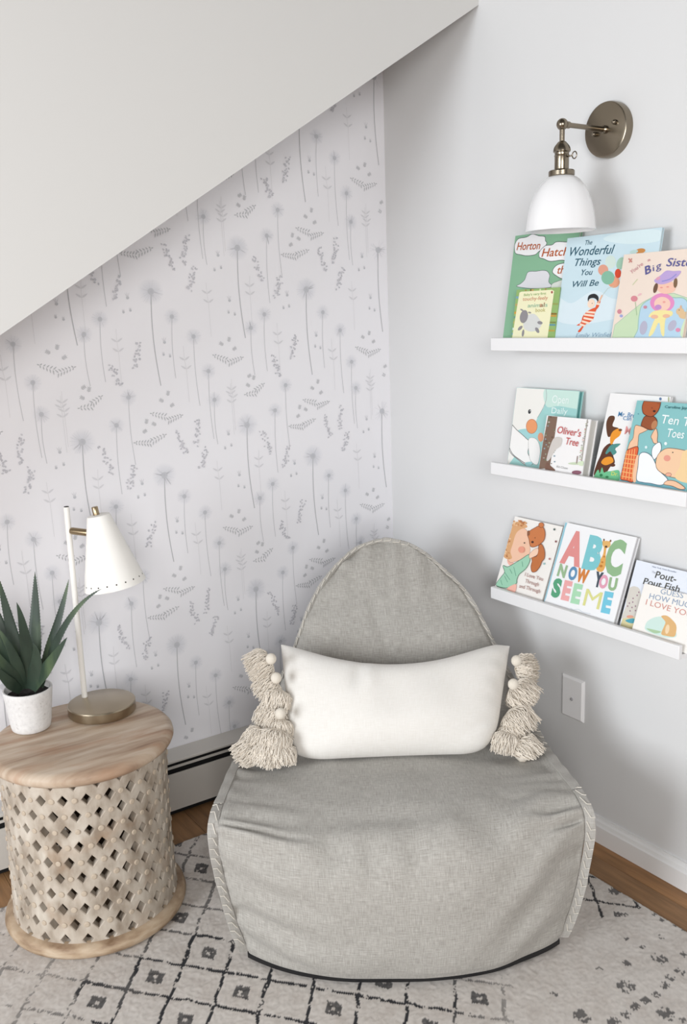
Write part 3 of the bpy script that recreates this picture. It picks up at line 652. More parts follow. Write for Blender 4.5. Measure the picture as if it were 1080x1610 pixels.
# ------------------------------------------------------------------ lumbar pillow with tassels
C4 = [ats(453, 1197, 1.952), ats(790, 1195, 1.952), ats(803, 1014, 2.135), ats(440, 1012, 2.135)]
for i_ in (0, 1): C4[i_].z = max(C4[i_].z, .370)
pc = lw(*((C4[0] + C4[1]) / 2)); PLM = Matrix.Translation(pc)
pl = thing('lumbar_pillow', 'cream oblong lumbar pillow with tasselled ends propped on the grey bean bag chair', 'pillow', pc)
EX = (C4[1] - C4[0]).normalized(); EY = ((C4[2] + C4[3]) / 2 - (C4[0] + C4[1]) / 2).normalized(); EN = EX.cross(EY).normalized()
if EN.y > 0: EN = -EN
NU2, NV2 = 72, 40
def pil(u, v, side):
    a = (u + 1) / 2; b = (v + 1) / 2
    p = C4[0].lerp(C4[1], a).lerp(C4[3].lerp(C4[2], a), b)
    W2 = .26
    # edge shape: sagging top, pinched ends
    p += EY * (-.058 * max(0, 1 - (abs(u + .06) / .94) ** 2.1) ** 1.3 * b ** 1.3 + .004 * (1 - u * u) * (1 - b))
    p += EX * (-.013 * u * (1 - v * v) * (.45 if u < 0 else .7))
    if u > 0: p += EX * (-.022 * u ** 2 * (1 - b) ** 3)
    cr = max(0, (abs(u) - .60) / .40) ** 2.2 * max(0, (abs(v) - .35) / .65) ** 2.2 * (.017 if v < 0 else .003); p -= EX * cr * (1 if u > 0 else -1); p -= EY * cr * (1 if v > 0 else -1)
    th = max(0, (1 - abs(u) ** 3.2)) ** .55 * max(0, (1 - abs(v) ** 3.0)) ** .52
    T = .078 if side > 0 else .036
    w_ = .0035 * noise.noise(Vector((u * 2.2, v * 1.3, 5.5))) * 2
    # creases from the corners and the sagging top
    w_ += -.007 * math.exp(-((u + .32 + (v - .7) * -.12) / .05) ** 2) * math.exp(-((v - .62) / .35) ** 2)
    w_ += .004 * math.exp(-((u + .24) / .05) ** 2) * math.exp(-((v - .6) / .4) ** 2)
    w_ += -.005 * math.exp(-(((v + .62) - (u - .75) * .8) / .07) ** 2) * math.exp(-((u - .85) / .16) ** 2)
    w_ += .0016 * math.sin(18 * v + 7 * u) * math.exp(-((abs(u) - .92) / .12) ** 2)
    w_ *= 1.7
    p += EN * (th * (T + w_) * side + .001 * side); return p
m = MB(); vs = []; uvs = []
for side in (1, -1):
    for j in range(NV2 + 1):
        for i in range(NU2 + 1):
            u = math.sin(math.pi / 2 * (-1 + 2 * i / NU2)); v = math.sin(math.pi / 2 * (-1 + 2 * j / NV2))
            vs.append(lw(*pil(u, v, side))); uvs.append((u * .26, v * .12))
nq = (NU2 + 1) * (NV2 + 1); fs = []
for sd in (0, 1):
    for j in range(NV2):
        for i in range(NU2):
            q = sd * nq + j * (NU2 + 1) + i; F4 = (q, q + 1, q + NU2 + 2, q + NU2 + 1); fs.append(F4 if sd == 0 else F4[::-1])
rim = [i for i in range(NU2)] + [j * (NU2 + 1) + NU2 for j in range(NV2)] + [NV2 * (NU2 + 1) + i for i in range(NU2, 0, -1)] + [j * (NU2 + 1) for j in range(NV2, 0, -1)]
for a_, b_ in zip(rim, rim[1:] + rim[:1]): fs.append((a_, nq + a_, nq + b_, b_))
m.add(vs, fs); o = m.build('cushion', CREAM, pl, smooth=True, local=PLM)
ul = o.data.uv_layers.new(name='UVMap')
for lp_ in o.data.loops: ul.data[lp_.index].uv = uvs[lp_.vertex_index]
YARN = mat('natural_cotton_yarn', (.90, .865, .815), .95, spec=.05)
rt = random.Random(21)
def tassel(px_, py_, s, ang, size=.030, ln=None, fwd=.5, N=460):
    size *= 1.3
    """ang: image direction of the skirt (degrees, 0 = right, -90 = down)"""
    c = lw(*ats(px_, py_, s)); d = (AXV * math.cos(math.radians(ang)) + Vector((0, 0, math.sin(math.radians(ang)))) - AYV * fwd).normalized()
    ln = ln or size * 1.15; k0 = c - d * size * .8; t_ = d.orthogonal().normalized(); b_ = d.cross(t_)
    m = MB(); col = None
    K = 14; pr = [(0, -.05), (.35, .02), (.66, .3), (.80, .65), (.80, 1.0), (.6, 1.25), (0, 1.32)]; vs = []
    for r_, z_ in pr: vs += [k0 + d * z_ * size + (t_ * math.cos(6.2832 * k / K) + b_ * math.sin(6.2832 * k / K)) * r_ * size for k in range(K)]
    m.add(vs, [(r_ * K + k, r_ * K + (k + 1) % K, (r_ + 1) * K + (k + 1) % K, (r_ + 1) * K + k) for r_ in range(len(pr) - 1) for k in range(K)])
    for q in range(N):
        a = rt.uniform(0, 6.2832); sp = math.sqrt(rt.random()); lat = t_ * math.cos(a) + b_ * math.sin(a); R_ = size * (.40 + .74 * sp); Lz = size * (.2 + 1.2 * math.sqrt(max(0, 1.08 - sp * sp))) * rt.uniform(.85, 1.12)
        if sp > .75: Lz = size * rt.uniform(.5, 1.45)
        pts = []; a2 = a + rt.uniform(-.5, .5); lat2 = t_ * math.cos(a2) + b_ * math.sin(a2); ph = rt.uniform(0, 6)
        for tt in (0, .25, .5, .75, 1):
            rr = R_ * math.sin(min(1, tt * 1.7) * math.pi / 2); pp = k0 + lat.lerp(lat2, tt) * rr + d * (Lz * tt ** 1.6 + size * .25 * tt)
            pp += (t_ * math.sin(ph + tt * 9) + b_ * math.cos(ph + tt * 8)) * .0024 + Vector((0, 0, -.004 * tt * tt)); pp.z = max(pp.z, .3735); pts.append(pp)
        m.tube(pts, .00105, 4, caps=False)
    m.build('tassel', YARN, pl, smooth=True, local=PLM)
TAS = [(405, 1045, 2.07, 200, .027), (418, 1083, 2.05, 215, .025), (432, 1100, 2.02, 250, .023), (423, 1127, 2.01, 235, .027), (436, 1146, 1.98, 260, .022), (428, 1166, 1.945, 250, .028),
       (402, 1163, 1.975, 225, .025), (383, 1184, 1.955, 205, .023), (412, 1187, 1.93, 245, .021), (440, 1186, 1.93, 275, .021),
       (829, 1050, 2.10, 12, .024), (823, 1092, 2.05, -40, .029), (818, 1133, 2.01, -50, .030), (799, 1168, 1.965, -110, .024), (829, 1180, 1.955, -40, .027), (806, 1155, 1.99, -80, .024)]
for t_ in TAS: tassel(t_[0] + (4 if t_[0] < 600 else -3), *t_[1:])
BALL = mat('felt_ball', (.87, .84, .79), .95, bump=(400, .6, .001), spec=.05)
for (px_, py_, s) in [(426, 1036, 2.03), (434, 1066, 2.01), (441, 1122, 1.955), (812, 1039, 2.05), (807, 1076, 1.995)]:
    c = lw(*ats(px_, py_, s)); m = MB(); m.lathe([(.0125 * math.sin(math.pi * k / 12) + 1e-5, -.0135 * math.cos(math.pi * k / 12)) for k in range(13)], 20, Matrix.Translation(c)); m.build('felt_ball', BALL, pl, smooth=True, local=PLM)

# ------------------------------------------------------------------ wall sconce
SY, SZ = 1.483, 1.752; JX = 1.592
sc = thing('wall_sconce', 'antique brass wall sconce with white glass dome shade above the top ledge', 'wall lamp', (XR, SY, SZ)); SMx = Matrix.Translation((XR, SY, SZ))
WX = SMx @ Matrix.Rotation(-math.pi / 2, 4, 'Y')       # local z -> -x
m = MB(); m.lathe([(0, 0), (.060, 0), (.060, .016), (.0585, .0205), (.055, .022), (0, .022)], 72, WX, False, False); m.build('backplate', BRASS, sc, smooth=True, angle=35, local=SMx)
for dy, dz_ in ((-.030, .010), (.026, -.006)):
    m = MB(); m.lathe([(.0055, .022), (.0055, .028), (.004, .031), (.0015, .0325)], 16, WX @ Matrix.Translation((dz_, dy, 0))); m.build('mounting_screw', BRASS, sc, smooth=True, angle=45, local=SMx)
m = MB(); m.lathe([(.009, .022), (.009, .027), (.006, .030), (.006, .034)], 20, WX, False); m.lathe([(.0055, .034), (.0055, .137), (.0075, .138), (.0075, .148), (.005, .149)], 20, WX); m.build('arm', BRASS, sc, smooth=True, angle=40, local=SMx)
JM = Matrix.Translation((JX, SY, SZ))
m = MB(); m.lathe([(.0125 * math.sin(math.pi * k / 14) + 1e-5, -.0125 * math.cos(math.pi * k / 14)) for k in range(15)], 28, JM); m.build('swivel_ball', BRASS, sc, smooth=True, local=SMx)
m = MB(); m.lathe([(.0055, -.011), (.0055, -.034), (.009, -.036), (.0155, -.044), (.0175, -.048), (.0185, -.052), (.0185, -.056), (.0155, -.058), (.0152, -.062), (.0165, -.064), (.0155, -.066), (.0155, -.092), (.018, -.094)], 36, JM); m.build('lamp_socket', BRASS, sc, smooth=True, angle=35, local=SMx)
m = MB(); m.lathe([(.018, -.0935), (.0265, -.0945), (.028, -.0965), (.028, -.105), (.0265, -.107), (.02, -.108)], 40, JM); m.build('shade_holder', BRASS, sc, smooth=True, angle=35, local=SMx)
m = MB(); e1 = Vector((.0, -1, 0)); kz0 = Vector((JX, SY - .015, SZ - .068)); m.tube([kz0, kz0 + e1 * .014], .0018, 10)
ctr = kz0 + e1 * .021; m.tube([ctr + Vector((0, math.cos(a) * .0062, math.sin(a) * .0072)) for a in [k * math.pi / 10 for k in range(21)]], .0013, 8, caps=False); m.build('turn_key_switch', BRASS, sc, smooth=True, local=SMx)
SP = [(.026, -.1065), (.032, -.109), (.040, -.115), (.050, -.127), (.059, -.143), (.066, -.162), (.071, -.182), (.0740, -.202), (.0755, -.216), (.0768, -.221)]
m = MB(); m.lathe(SP + [(.0752, -.2212)] + [(r_ - .003, z_ + .001) for r_, z_ in SP[::-1][1:]], 80, JM, False, False); m.build('glass_shade', OPAL, sc, smooth=True, angle=60, local=SMx)
m = MB(); m.lathe([(1e-4, -.175), (.012, -.171), (.019, -.16), (.021, -.148), (.018, -.132), (.013, -.118), (.013, -.104)], 28, JM); m.build('light_bulb', mat('frosted_glass', (.93, .93, .92), .3), sc, smooth=True, local=SMx)

# ------------------------------------------------------------------ cover plate
m = MB(); op = thing('wall_plate', 'white rectangular cable wall plate low on the right wall beside the chair', 'wall plate', (XR, 1.560, .364)); OM = Matrix.Translation((XR, 1.560, .364))
m.add([(XR, y, z) for y, z in ((1.597, .307), (1.523, .307), (1.523, .421), (1.597, .421))] + [(XR - .003, y, z) for y, z in ((1.597, .307), (1.523, .307), (1.523, .421), (1.597, .421))] + [(XR - .0075, y, z) for y, z in ((1.592, .312), (1.528, .312), (1.528, .416), (1.592, .416))],
      [(0, 1, 5, 4), (1, 2, 6, 5), (2, 3, 7, 6), (3, 0, 4, 7), (4, 5, 9, 8), (5, 6, 10, 9), (6, 7, 11, 10), (7, 4, 8, 11), (8, 9, 10, 11)]); m.build('plate', mat('white_plastic', (.96, .96, .965), .6, spec=.2), op, local=OM)
m = MB(); m.lathe([(.0045, .0076), (.0045, .0088), (.0028, .0095), (.0024, .0112), (.001, .0112)], 16, OM @ Matrix.Translation((0, 0, -.002)) @ Matrix.Rotation(-math.pi / 2, 4, 'Y')); m.build('cable_jack', mat('grey_metal', (.72, .72, .74), .4, .3), op, smooth=True, angle=40, local=OM)

# ------------------------------------------------------------------ picture ledges
LF = 1.638; LEDGES = {}
for key, zlo, lab in ((1, 1.2655, 'top white picture ledge, the one right below the brass wall sconce'), (2, .949, 'middle white picture ledge holding the white duck book'), (3, .6125, 'lowest white picture ledge holding the bright alphabet book')):
    lg = thing('picture_ledge', lab, 'shelf', (XR, 1.46, zlo), 'white picture ledges on the right wall'); GM = Matrix.Translation((XR, 1.46, zlo)); y0, y1 = 1.168, 1.756
    m = MB(); m.box(XR - .010, XR, y0, y1, zlo, zlo + .062); m.build('back_rail', LEDGE, lg, bevel=.0015, local=GM)
    m = MB(); m.box(LF + .012, XR - .010, y0, y1, zlo, zlo + .010); m.build('shelf_board', LEDGE, lg, bevel=.001, local=GM)
    m = MB(); m.box(LF, LF + .012, y0, y1, zlo, zlo + .032); m.build('front_lip', LEDGE, lg, bevel=.0015, local=GM)
    LEDGES[key] = zlo + .010

# ------------------------------------------------------------------ books
CAPH = None
def text_mesh(s, bold=0, shear=0):
    bold = bold if len(s) == 1 else min(bold, .008)
    cu = bpy.data.curves.new('t', 'FONT'); cu.body = s; cu.offset = bold; cu.shear = shear; cu.resolution_u = 3; ob = bpy.data.objects.new('t', cu)
    COL.objects.link(ob); dg = bpy.context.evaluated_depsgraph_get(); me = bpy.data.meshes.new_from_object(ob.evaluated_get(dg)); V = [v.co.copy() for v in me.vertices]; F = [tuple(p.vertices) for p in me.polygons]
    bpy.data.objects.remove(ob); bpy.data.curves.remove(cu); bpy.data.meshes.remove(me); return V, F
class Book:
    def __init__(s, label, ledge, x0, tilt, tl, tr, thick, cover, pages=(.90, .89, .86), spine=None, group=None, top=None, crop=(0, 0, 1), bl=None):
        s.th = math.radians(tilt); s.z0 = LEDGES[ledge] + .0004 + thick * math.sin(s.th); s.x0 = x0; s.crop = crop
        s.U = Vector((0, -1, 0)); s.V = Vector((math.sin(s.th), 0, math.cos(s.th))); s.N = s.U.cross(s.V); s.O = Vector((x0, 0, s.z0))
        a = s.hit(*tl); b = s.hit(*tr); ys = [a.y] + ([s.hit(*bl).y] if bl else []); yl = sum(ys) / len(ys)
        s.O = Vector((x0, yl, s.z0)); s.w = yl - b.y; s.h = (a.z + b.z) / 2 - s.z0; s.h /= math.cos(s.th)
        s.M = Matrix.Translation(s.O) @ Matrix((s.U, s.V, s.N)).transposed().to_4x4()
        s.root = thing('picture_book', label, 'book', group=group, M=s.M); s.t = thick; s.cover = cover; s.pages = pages
        w, h, t = s.w, s.h, thick
        m = MB(); ct = min(.0025, t * .22)
        m.box(0, w, 0, h, -ct, 0, cover); m.box(0, w, 0, h, -t, -t + ct, cover); m.box(0, ct, 0, h, -t + ct, -ct, spine or cover)
        s.a = MB(); s.a.v, s.a.f, s.a.c = m.v, m.f, m.c
        m = MB(); m.box(ct, w - .003, .003, h - .003, -t + ct, -ct, pages); m.build('pages', mat_pages, s.root)
        s.tx = MB(); s.lay = 0
    def hit(s, px_, py_):
        v = ray(px_, py_); N_ = s.N; O_ = Vector((s.x0, 0, s.z0)); return CAM + v * ((O_ - CAM).dot(N_) / v.dot(N_))
    def uv(s, c):
        x, y = s.crop[0] + c[0] / s.crop[2], s.crop[1] + c[1] / s.crop[2]; p = s.hit(x, y) - s.O; return Vector((p.dot(s.U), p.dot(s.V)))
    def clip(s, P, flat=True):
        e = .0006; return [Vector((min(max(p.x, e), s.w - e), min(max(p.y, e), s.h - e))) for p in P]
    def shape(s, pts, col, smooth=True, outline=None, ow=2.0, raw=False):
        P = [Vector((*p, 0)).to_2d() if raw else s.uv(p) for p in pts]
        if smooth: P = [p.to_2d() for p in catmull([p.to_3d() for p in P], 6, True)]
        P = s.clip(P); Q = [P[0]]
        for p in P[1:]:
            if (p - Q[-1]).length > 1e-5: Q.append(p)
        s.lay += 1; z = .00006 + s.lay * .00003
        s.a.poly([(p.x, p.y, z) for p in Q], col)
        if outline: s.line(Q + [Q[0]], outline, ow, local=True)
    def ell(s, cx, cy, rx, ry, col, rot=0, outline=None, ow=2.0):
        c, sn = math.cos(math.radians(rot)), math.sin(math.radians(rot))
        s.shape([(cx + rx * math.cos(a) * c - ry * math.sin(a) * sn, cy + rx * math.cos(a) * sn + ry * math.sin(a) * c) for a in [k * math.pi / 8 for k in range(16)]], col, True, outline, ow)
    def line(s, pts, col, wd=2.0, local=False, smooth=False):
        P = pts if local else [s.uv(p) for p in pts]
        if smooth: P = [p.to_2d() for p in catmull([p.to_3d() for p in P], 6)]
        P = s.clip(P); s.lay += 1; z = .00006 + s.lay * .00003; wq = wd * .0022 / s.crop[2]; vs = []
        for i, p in enumerate(P):
            t = P[min(i + 1, len(P) - 1)] - P[max(i - 1, 0)]; n = Vector((-t.y, t.x)); n = n.normalized() * wq / 2 if n.length else Vector((0, wq / 2)); q0, q1 = s.clip([p + n, p - n]); vs += [(q0.x, q0.y, z), (q1.x, q1.y, z)]
        s.a.add(vs, [(2 * i, 2 * i + 1, 2 * i + 3, 2 * i + 2) for i in range(len(P) - 1)], col)
    def text(s, txt, p0, p1, hpx, col, bold=.02, shear=0):
        global CAPH
        if CAPH is None: v, f = text_mesh('H'); CAPH = max(q.y for q in v)
        a, b = s.uv(p0), s.uv(p1); hh = (s.uv((p0[0], p0[1] - hpx)) - a).length; v, f = text_mesh(txt, bold, shear)
        x0, x1 = min(q.x for q in v), max(q.x for q in v); d = (b - a); L = d.length; d.normalize(); n = Vector((-d.y, d.x)); z = .00006 + (s.lay + 12) * .00003
        vs = [];
        for q in v: p = a + d * ((q.x - x0) / (x1 - x0) * L) + n * (q.y / CAPH * hh); vs.append(p)
        vs = s.clip(vs); s.tx.add([(p.x, p.y, z) for p in vs], f, col)
    def done(s):
        if s.tx.v: s.a.add(s.tx.v, s.tx.f, list(s.tx.c))
        s.a.build('cover', INK, s.root)
mat_pages = mat_attr('book_pages', .8, .1)
W_ = (.94, .94, .945)

# top ledge, crops: K1 origin (785,350) x7.714, K2 (865,350) x6, K3 (955,380) x8.64
K1, K2, K3, K4, K5, K6, K7, K8 = (785, 350, 7.714), (865, 350, 6), (955, 380, 8.64), (790, 600, 6.75), (925, 605, 6.968), (770, 800, 8.308), (850, 810, 6.75), (965, 870, 9.391)
B = Book('green picture book with white cloud title shapes, leftmost tall book on the top ledge', 1, 1.686, 9.5, (809, 371), (912, 358), .010, hx('86b594'), crop=K1, bl=(792, 530))
B.shape([(185, 330), (190, 260), (235, 195), (330, 175), (400, 140), (480, 160), (550, 170), (560, 220), (575, 250), (540, 310), (480, 350), (430, 390), (330, 402), (260, 390), (200, 375)], W_, True, (.2, .25, .25), 5)
B.shape([(490, 350), (560, 280), (640, 270), (690, 235), (790, 235), (900, 260), (900, 470), (760, 455), (620, 470), (540, 440), (485, 420)], W_, True, (.2, .25, .25), 5)
B.shape([(645, 600), (680, 530), (760, 495), (880, 500), (880, 690), (760, 680), (700, 650)], W_, True, (.2, .25, .25), 5)
B.shape([(215, 775), (260, 740), (310, 690), (350, 600), (450, 590), (520, 580), (580, 590), (610, 640), (600, 720), (640, 780), (420, 800)], (.86, .86, .88), True, (.3, .33, .35), 4)
B.shape([(640, 745), (700, 715), (780, 700), (780, 800), (640, 800)], (.85, .87, .84), True, (.2, .25, .25), 3)
B.text('Horton', (210, 335), (492, 322), 90, hx('b4561f'), .03, .15); B.text('Hatches', (512, 415), (960, 390), 95, hx('b4561f'), .03, .15); B.text('the', (700, 620), (850, 612), 90, hx('b4561f'), .03, .15)
B.done()
B = Book('small cream and green striped board book with a grey sheep on the top ledge', 1, 1.668, 8.5, (813, 459), (881, 448), .012, hx('93b56f'), crop=K1, bl=(803, 530), pages=hx('5d6b4a'))
for k, (x, c) in enumerate(((325, 'a08545'), (385, '7a5a2d'), (410, 'c49a58'), (500, 'cfe0b0'), (565, 'a08a4e'))): B.shape([(x - 9, 770), (x + 9, 770), (x + 5, 830), (x - 13, 830)], hx(c), False)
for k, (y, c) in enumerate(((910, '7ba6b8'), (1000, 'b9a36b'), (1095, 'd09a3c'), (1150, '6f9a86'), (1210, 'b8b06a'), (1290, 'cfe3e0'), (1350, '6f9ab0'))):
    B.shape([(110 + 5 * (7 - k), y - 14), (250, y - 14), (250, y + 14), (110, y + 14)], hx(c), False)
for k, (y, c) in enumerate(((985, '98a05a'), (1105, '8a6a2a'), (1130, 'c9963f'), (1210, '7d8a4c'), (1240, '5f93a5'), (1310, 'b9a04c'))): B.shape([(580, y - 10), (760, y - 10), (760, y + 10), (580, y + 10)], hx(c), False)
B.shape([(245, 850), (270, 838), (640, 815), (668, 830), (580, 1440), (150, 1440)], hx('efecc6'), False)
B.text("Baby's very first", (300, 892), (570, 872), 28, hx('8fae6a'), .01); B.text('touchy-feely', (285, 950), (590, 932), 42, hx('c98a6c'), .015); B.text('animals', (345, 1030), (585, 1020), 46, hx('8ab59a'), .02); B.text('al', (490, 1024), (550, 1021), 50, hx('d8683c'), .03); B.text('book', (440, 1085), (560, 1080), 44, hx('b8b06a'), .02)
B.shape([(300, 1180), (350, 1120), (430, 1110), (500, 1190), (510, 1250), (450, 1310), (370, 1320), (300, 1280)], hx('d6d8d6')); B.ell(300, 1140, 48, 80, hx('8f8c90'), 12); B.ell(275, 1060, 22, 10, hx('8f8c90'), 30); B.ell(370, 1092, 20, 10, hx('8f8c90'), 10)
B.ell(495, 1215, 32, 20, hx('8f8c90'), 10); B.ell(255, 1280, 18, 36, hx('8f8c90'), 45); B.ell(290, 1340, 14, 44, hx('8f8c90'), 8); B.ell(462, 1305, 20, 38, hx('8f8c90'), -30); B.ell(640, 845, 12, 16, hx('a85a50'))
B.done()
B = Book('pale blue picture book with a striped child and balloons on the top ledge', 1, 1.670, 9.8, (893, 374), (1041, 358), .008, hx('c9dfe8'), crop=K2, bl=(871, 529), spine=hx('8fc0c0'))
B.shape([(60, 700), (200, 760), (420, 640), (620, 720), (900, 600), (1000, 800), (500, 930), (200, 960), (50, 900)], hx('d8e7ee')); B.shape([(500, 150), (800, 60), (1100, 90), (1000, 180), (700, 200)], hx('d6e8ec'))
n1 = hx('2f5a6b')
B.text('The', (328, 212), (395, 206), 42, n1, .01, .25); B.text('Wonderful', (180, 315), (600, 292), 78, n1, .012, .25); B.text('Things', (228, 410), (474, 397), 66, n1, .012, .25); B.text('You', (290, 497), (398, 492), 52, n1, .012, .25); B.text('Will Be', (208, 610), (456, 593), 54, n1, .012, .25); B.text('Emily Winfield Martin', (240, 1082), (800, 1070), 38, hx('86a3b8'), .0, .25)
for (x, y, rx, ry, c, r_) in ((570, 372, 50, 62, 'cfe0d8', 0), (665, 385, 38, 60, '9fc4ae', 20), (500, 448, 48, 52, 'dda08a', 0), (600, 560, 55, 55, 'e0a080', 0), (640, 480, 30, 44, 'd2492c', 0), (545, 520, 62, 64, '84b9a0', 0), (850, 268, 48, 24, 'c98a4a', -10), (790, 275, 40, 16, 'bcd5d0', -10)): B.ell(x, y, rx, ry, hx(c), r_)
B.line([(490, 690), (545, 620), (600, 600)], hx('b9c4b8'), 3)
B.shape([(360, 830), (440, 800), (420, 860), (400, 920), (330, 965), (285, 1030), (262, 1025), (300, 975), (250, 970), (290, 940), (310, 880)], hx('dd5a34')); B.shape([(430, 790), (450, 740), (475, 740), (455, 800), (420, 830)], hx('dd5a34'))
for (a_, b_) in (((320, 868), (415, 880)), ((315, 900), (405, 918)), ((300, 930), (370, 950)), ((280, 958), (330, 975)), ((340, 842), (425, 850)), ((435, 765), (470, 770))): B.line([a_, b_], hx('f3dcc8'), 12)
B.line([(455, 760), (492, 685)], hx('e8b99c'), 12); B.ell(388, 765, 34, 44, hx('f3d9c4'), 15); B.shape([(355, 720), (370, 685), (420, 672), (455, 700), (452, 745), (430, 720), (400, 712), (370, 722), (362, 745)], hx('26282c')); B.ell(398, 762, 4, 4, hx('303030'))
B.done()
B = Book('pastel pink picture book with two hugging girls at the right end of the top ledge', 1, 1.655, 11.3, (982, 399), (1096, 391), .008, hx('ecdccf'), crop=K3, bl=(960, 529))
B.shape([(60, 1330), (100, 1130), (200, 1050), (330, 940), (470, 830), (650, 730), (900, 700), (1100, 770), (1400, 800), (1400, 1400), (60, 1400)], hx('c7dcb9'), False, hx('a9bfae'), 5)
B.shape([(410, 1400), (415, 1180), (430, 1000), (480, 850), (650, 760), (900, 760), (1100, 830), (1300, 1400)], hx('b6d3e6'), True, hx('9ac0b4'), 8)
B.shape([(1010, 1300), (1030, 1100), (1150, 950), (1300, 1300)], hx('cfe3bf'))
B.ell(745, 830, 165, 130, hx('e08fc0')); B.ell(745, 845, 110, 95, hx('f0c9b8')); B.ell(690, 890, 45, 35, hx('c08fc8')); B.ell(770, 820, 20, 15, hx('e8a39a'))
B.shape([(560, 1020), (640, 940), (860, 940), (880, 1000), (800, 1040), (780, 1120), (770, 1280), (730, 1250), (700, 1100), (620, 1250), (560, 1280), (620, 1100), (650, 1030)], hx('efe2a0'))
B.ell(490, 1170, 50, 95, hx('b5b4c8'), 10); B.ell(880, 1140, 50, 80, hx('b5b4c8'), 30); B.ell(640, 1020, 50, 28, hx('e8b89a')); B.ell(800, 1010, 50, 26, hx('e8b89a'))
B.ell(800, 620, 130, 90, hx('f0c4b0')); B.ell(655, 630, 28, 70, hx('6e5140'), 15); B.ell(925, 560, 26, 68, hx('7d6248'), 5); B.shape([(640, 520), (720, 460), (800, 395), (900, 400), (1000, 400), (960, 470), (850, 550), (740, 580), (660, 560)], hx('bba4d6')); B.ell(690, 500, 34, 20, hx('dba0b8'), -30)
B.line([(740, 540), (850, 510), (940, 440)], hx('8f8fd0'), 10, smooth=True); B.ell(820, 615, 20, 10, hx('e59a92')); B.ell(735, 625, 20, 10, hx('e59a92'))
B.ell(365, 775, 45, 40, hx('d68a94')); B.line([(380, 820), (400, 1000)], hx('a5c29a'), 6); B.ell(165, 950, 30, 32, hx('cf8a96')); B.ell(190, 1010, 22, 20, hx('9fa6d6')); B.ell(440, 720, 30, 14, hx('e6bcc0'), -30); B.ell(515, 890, 25, 22, hx('c98a9c')); B.ell(960, 1200, 32, 28, hx('dd90b0'))
B.ell(990, 950, 55, 50, hx('dcbd94')); B.ell(1040, 1000, 70, 50, hx('dcbd94')); B.ell(978, 930, 7, 7, hx('503828')); B.ell(1000, 890, 14, 24, hx('d9b08c'))
B.line([(290, 230), (335, 280)], hx('c98a80'), 12); B.line([(335, 230), (295, 285)], hx('c98a80'), 12); B.line([(345, 590), (410, 510)], hx('c6d2a4'), 6)
B.text("You're", (325, 445), (490, 318), 56, hx('cf9aa0'), .01); B.text('a', (550, 275), (590, 255), 40, hx('cf9aa0'), .01); B.text('B', (520, 450), (600, 418), 110, hx('5b5a96'), .02); B.text('i', (622, 405), (640, 398), 85, hx('5b5a96'), 0); B.text('g', (665, 385), (735, 362), 95, hx('5b5a96'), 0); B.text('Sister', (800, 335), (1230, 335), 105, hx('5b5a96'), .02, .1)
B.done()

# middle ledge
B = Book('teal board book with a white duck and orange bill on the middle ledge', 2, 1.690, 9.5, (811, 609), (911, 615), .016, hx('9fcfcc'), crop=K4, bl=(799, 728), pages=hx('5f9a98'), spine=hx('ece9e0'))
B.shape([(-60, 0), (470, 0), (468, 150), (440, 270), (370, 385), (300, 560), (0, 1000), (-200, 1000)], hx('ecebe6'), False); B.shape([(470, 60), (900, 60), (900, 300), (780, 290), (600, 260), (465, 260)], hx('c6e2d9'), True)
B.line([(462, 60), (465, 180), (430, 280), (370, 385)], hx('8a8f92'), 4, smooth=True)
B.shape([(160, 520), (260, 500), (370, 520), (420, 600), (380, 640), (270, 610), (200, 570)], hx('9fd0d2')); B.ell(310, 475, 58, 75, hx('e59a68'), 0, hx('b06a4a'), 4); B.ell(405, 590, 30, 48, hx('e09a78'))
B.shape([(80, 460), (160, 520), (250, 600), (290, 650), (270, 760), (330, 860), (260, 890), (170, 830), (90, 760), (70, 680)], hx('f1f0ee'), True, hx('80807e'), 6)
B.line([(70, 690), (110, 770), (200, 840), (260, 880)], hx('707274'), 6, smooth=True); B.shape([(240, 860), (330, 850), (300, 890), (260, 895)], hx('9fd0d2')); B.shape([(280, 610), (340, 600), (385, 650), (400, 750), (370, 880), (300, 840), (280, 740)], hx('efeeec'), True, hx('9a9a98'), 3)
B.ell(288, 318, 15, 24, hx('2f3236'), 10); B.ell(295, 310, 4, 6, W_)
B.text('Open', (525, 225), (700, 235), 80, hx('e6f3f0'), .02); B.text('Daily', (520, 335), (690, 345), 60, hx('dff0ee'), .02)
B.done()
B = Book('thick white board book with red title and brown bark strip on the middle ledge', 2, 1.655, 11.5, (862, 653), (929, 660), .026, hx('efeeee'), crop=K4, bl=(845, 736), pages=hx('d9d7d2'), spine=hx('e6e4e0'))
B.shape([(490, 330), (588, 345), (545, 640), (500, 920), (350, 920), (420, 640)], hx('7d6455'), False)
for k in range(26): B.ell(random.uniform(430, 560), 370 + k * 20, random.uniform(5, 12), random.uniform(5, 10), hx(random.choice(['9aa08a', 'b5b0a4', '6b7a5e', '8fa3ad', '5a4636'])))
B.shape([(540, 610), (630, 600), (620, 680), (560, 730), (500, 830), (470, 820)], hx('cfc9c4')); B.shape([(470, 860), (520, 900), (560, 945), (460, 940)], hx('7a5a4c'))
for k in range(22):
    x = 900 - k * 3.6 + random.uniform(-8, 8); B.ell(x, 430 + k * 19, random.uniform(5, 16), random.uniform(4, 9), hx(random.choice(['a8a49c', '8f8a84', 'c0c9ae', 'c79a8e'])))
B.line([(905, 400), (840, 860)], hx('a09a90'), 7); B.ell(790, 870, 90, 14, hx('c6d3b8')); B.line([(790, 870), (800, 790)], hx('9a8a84'), 10); B.ell(790, 965, 50, 22, hx('8a5a6a')); B.ell(845, 870, 40, 26, hx('d3e2c4'))
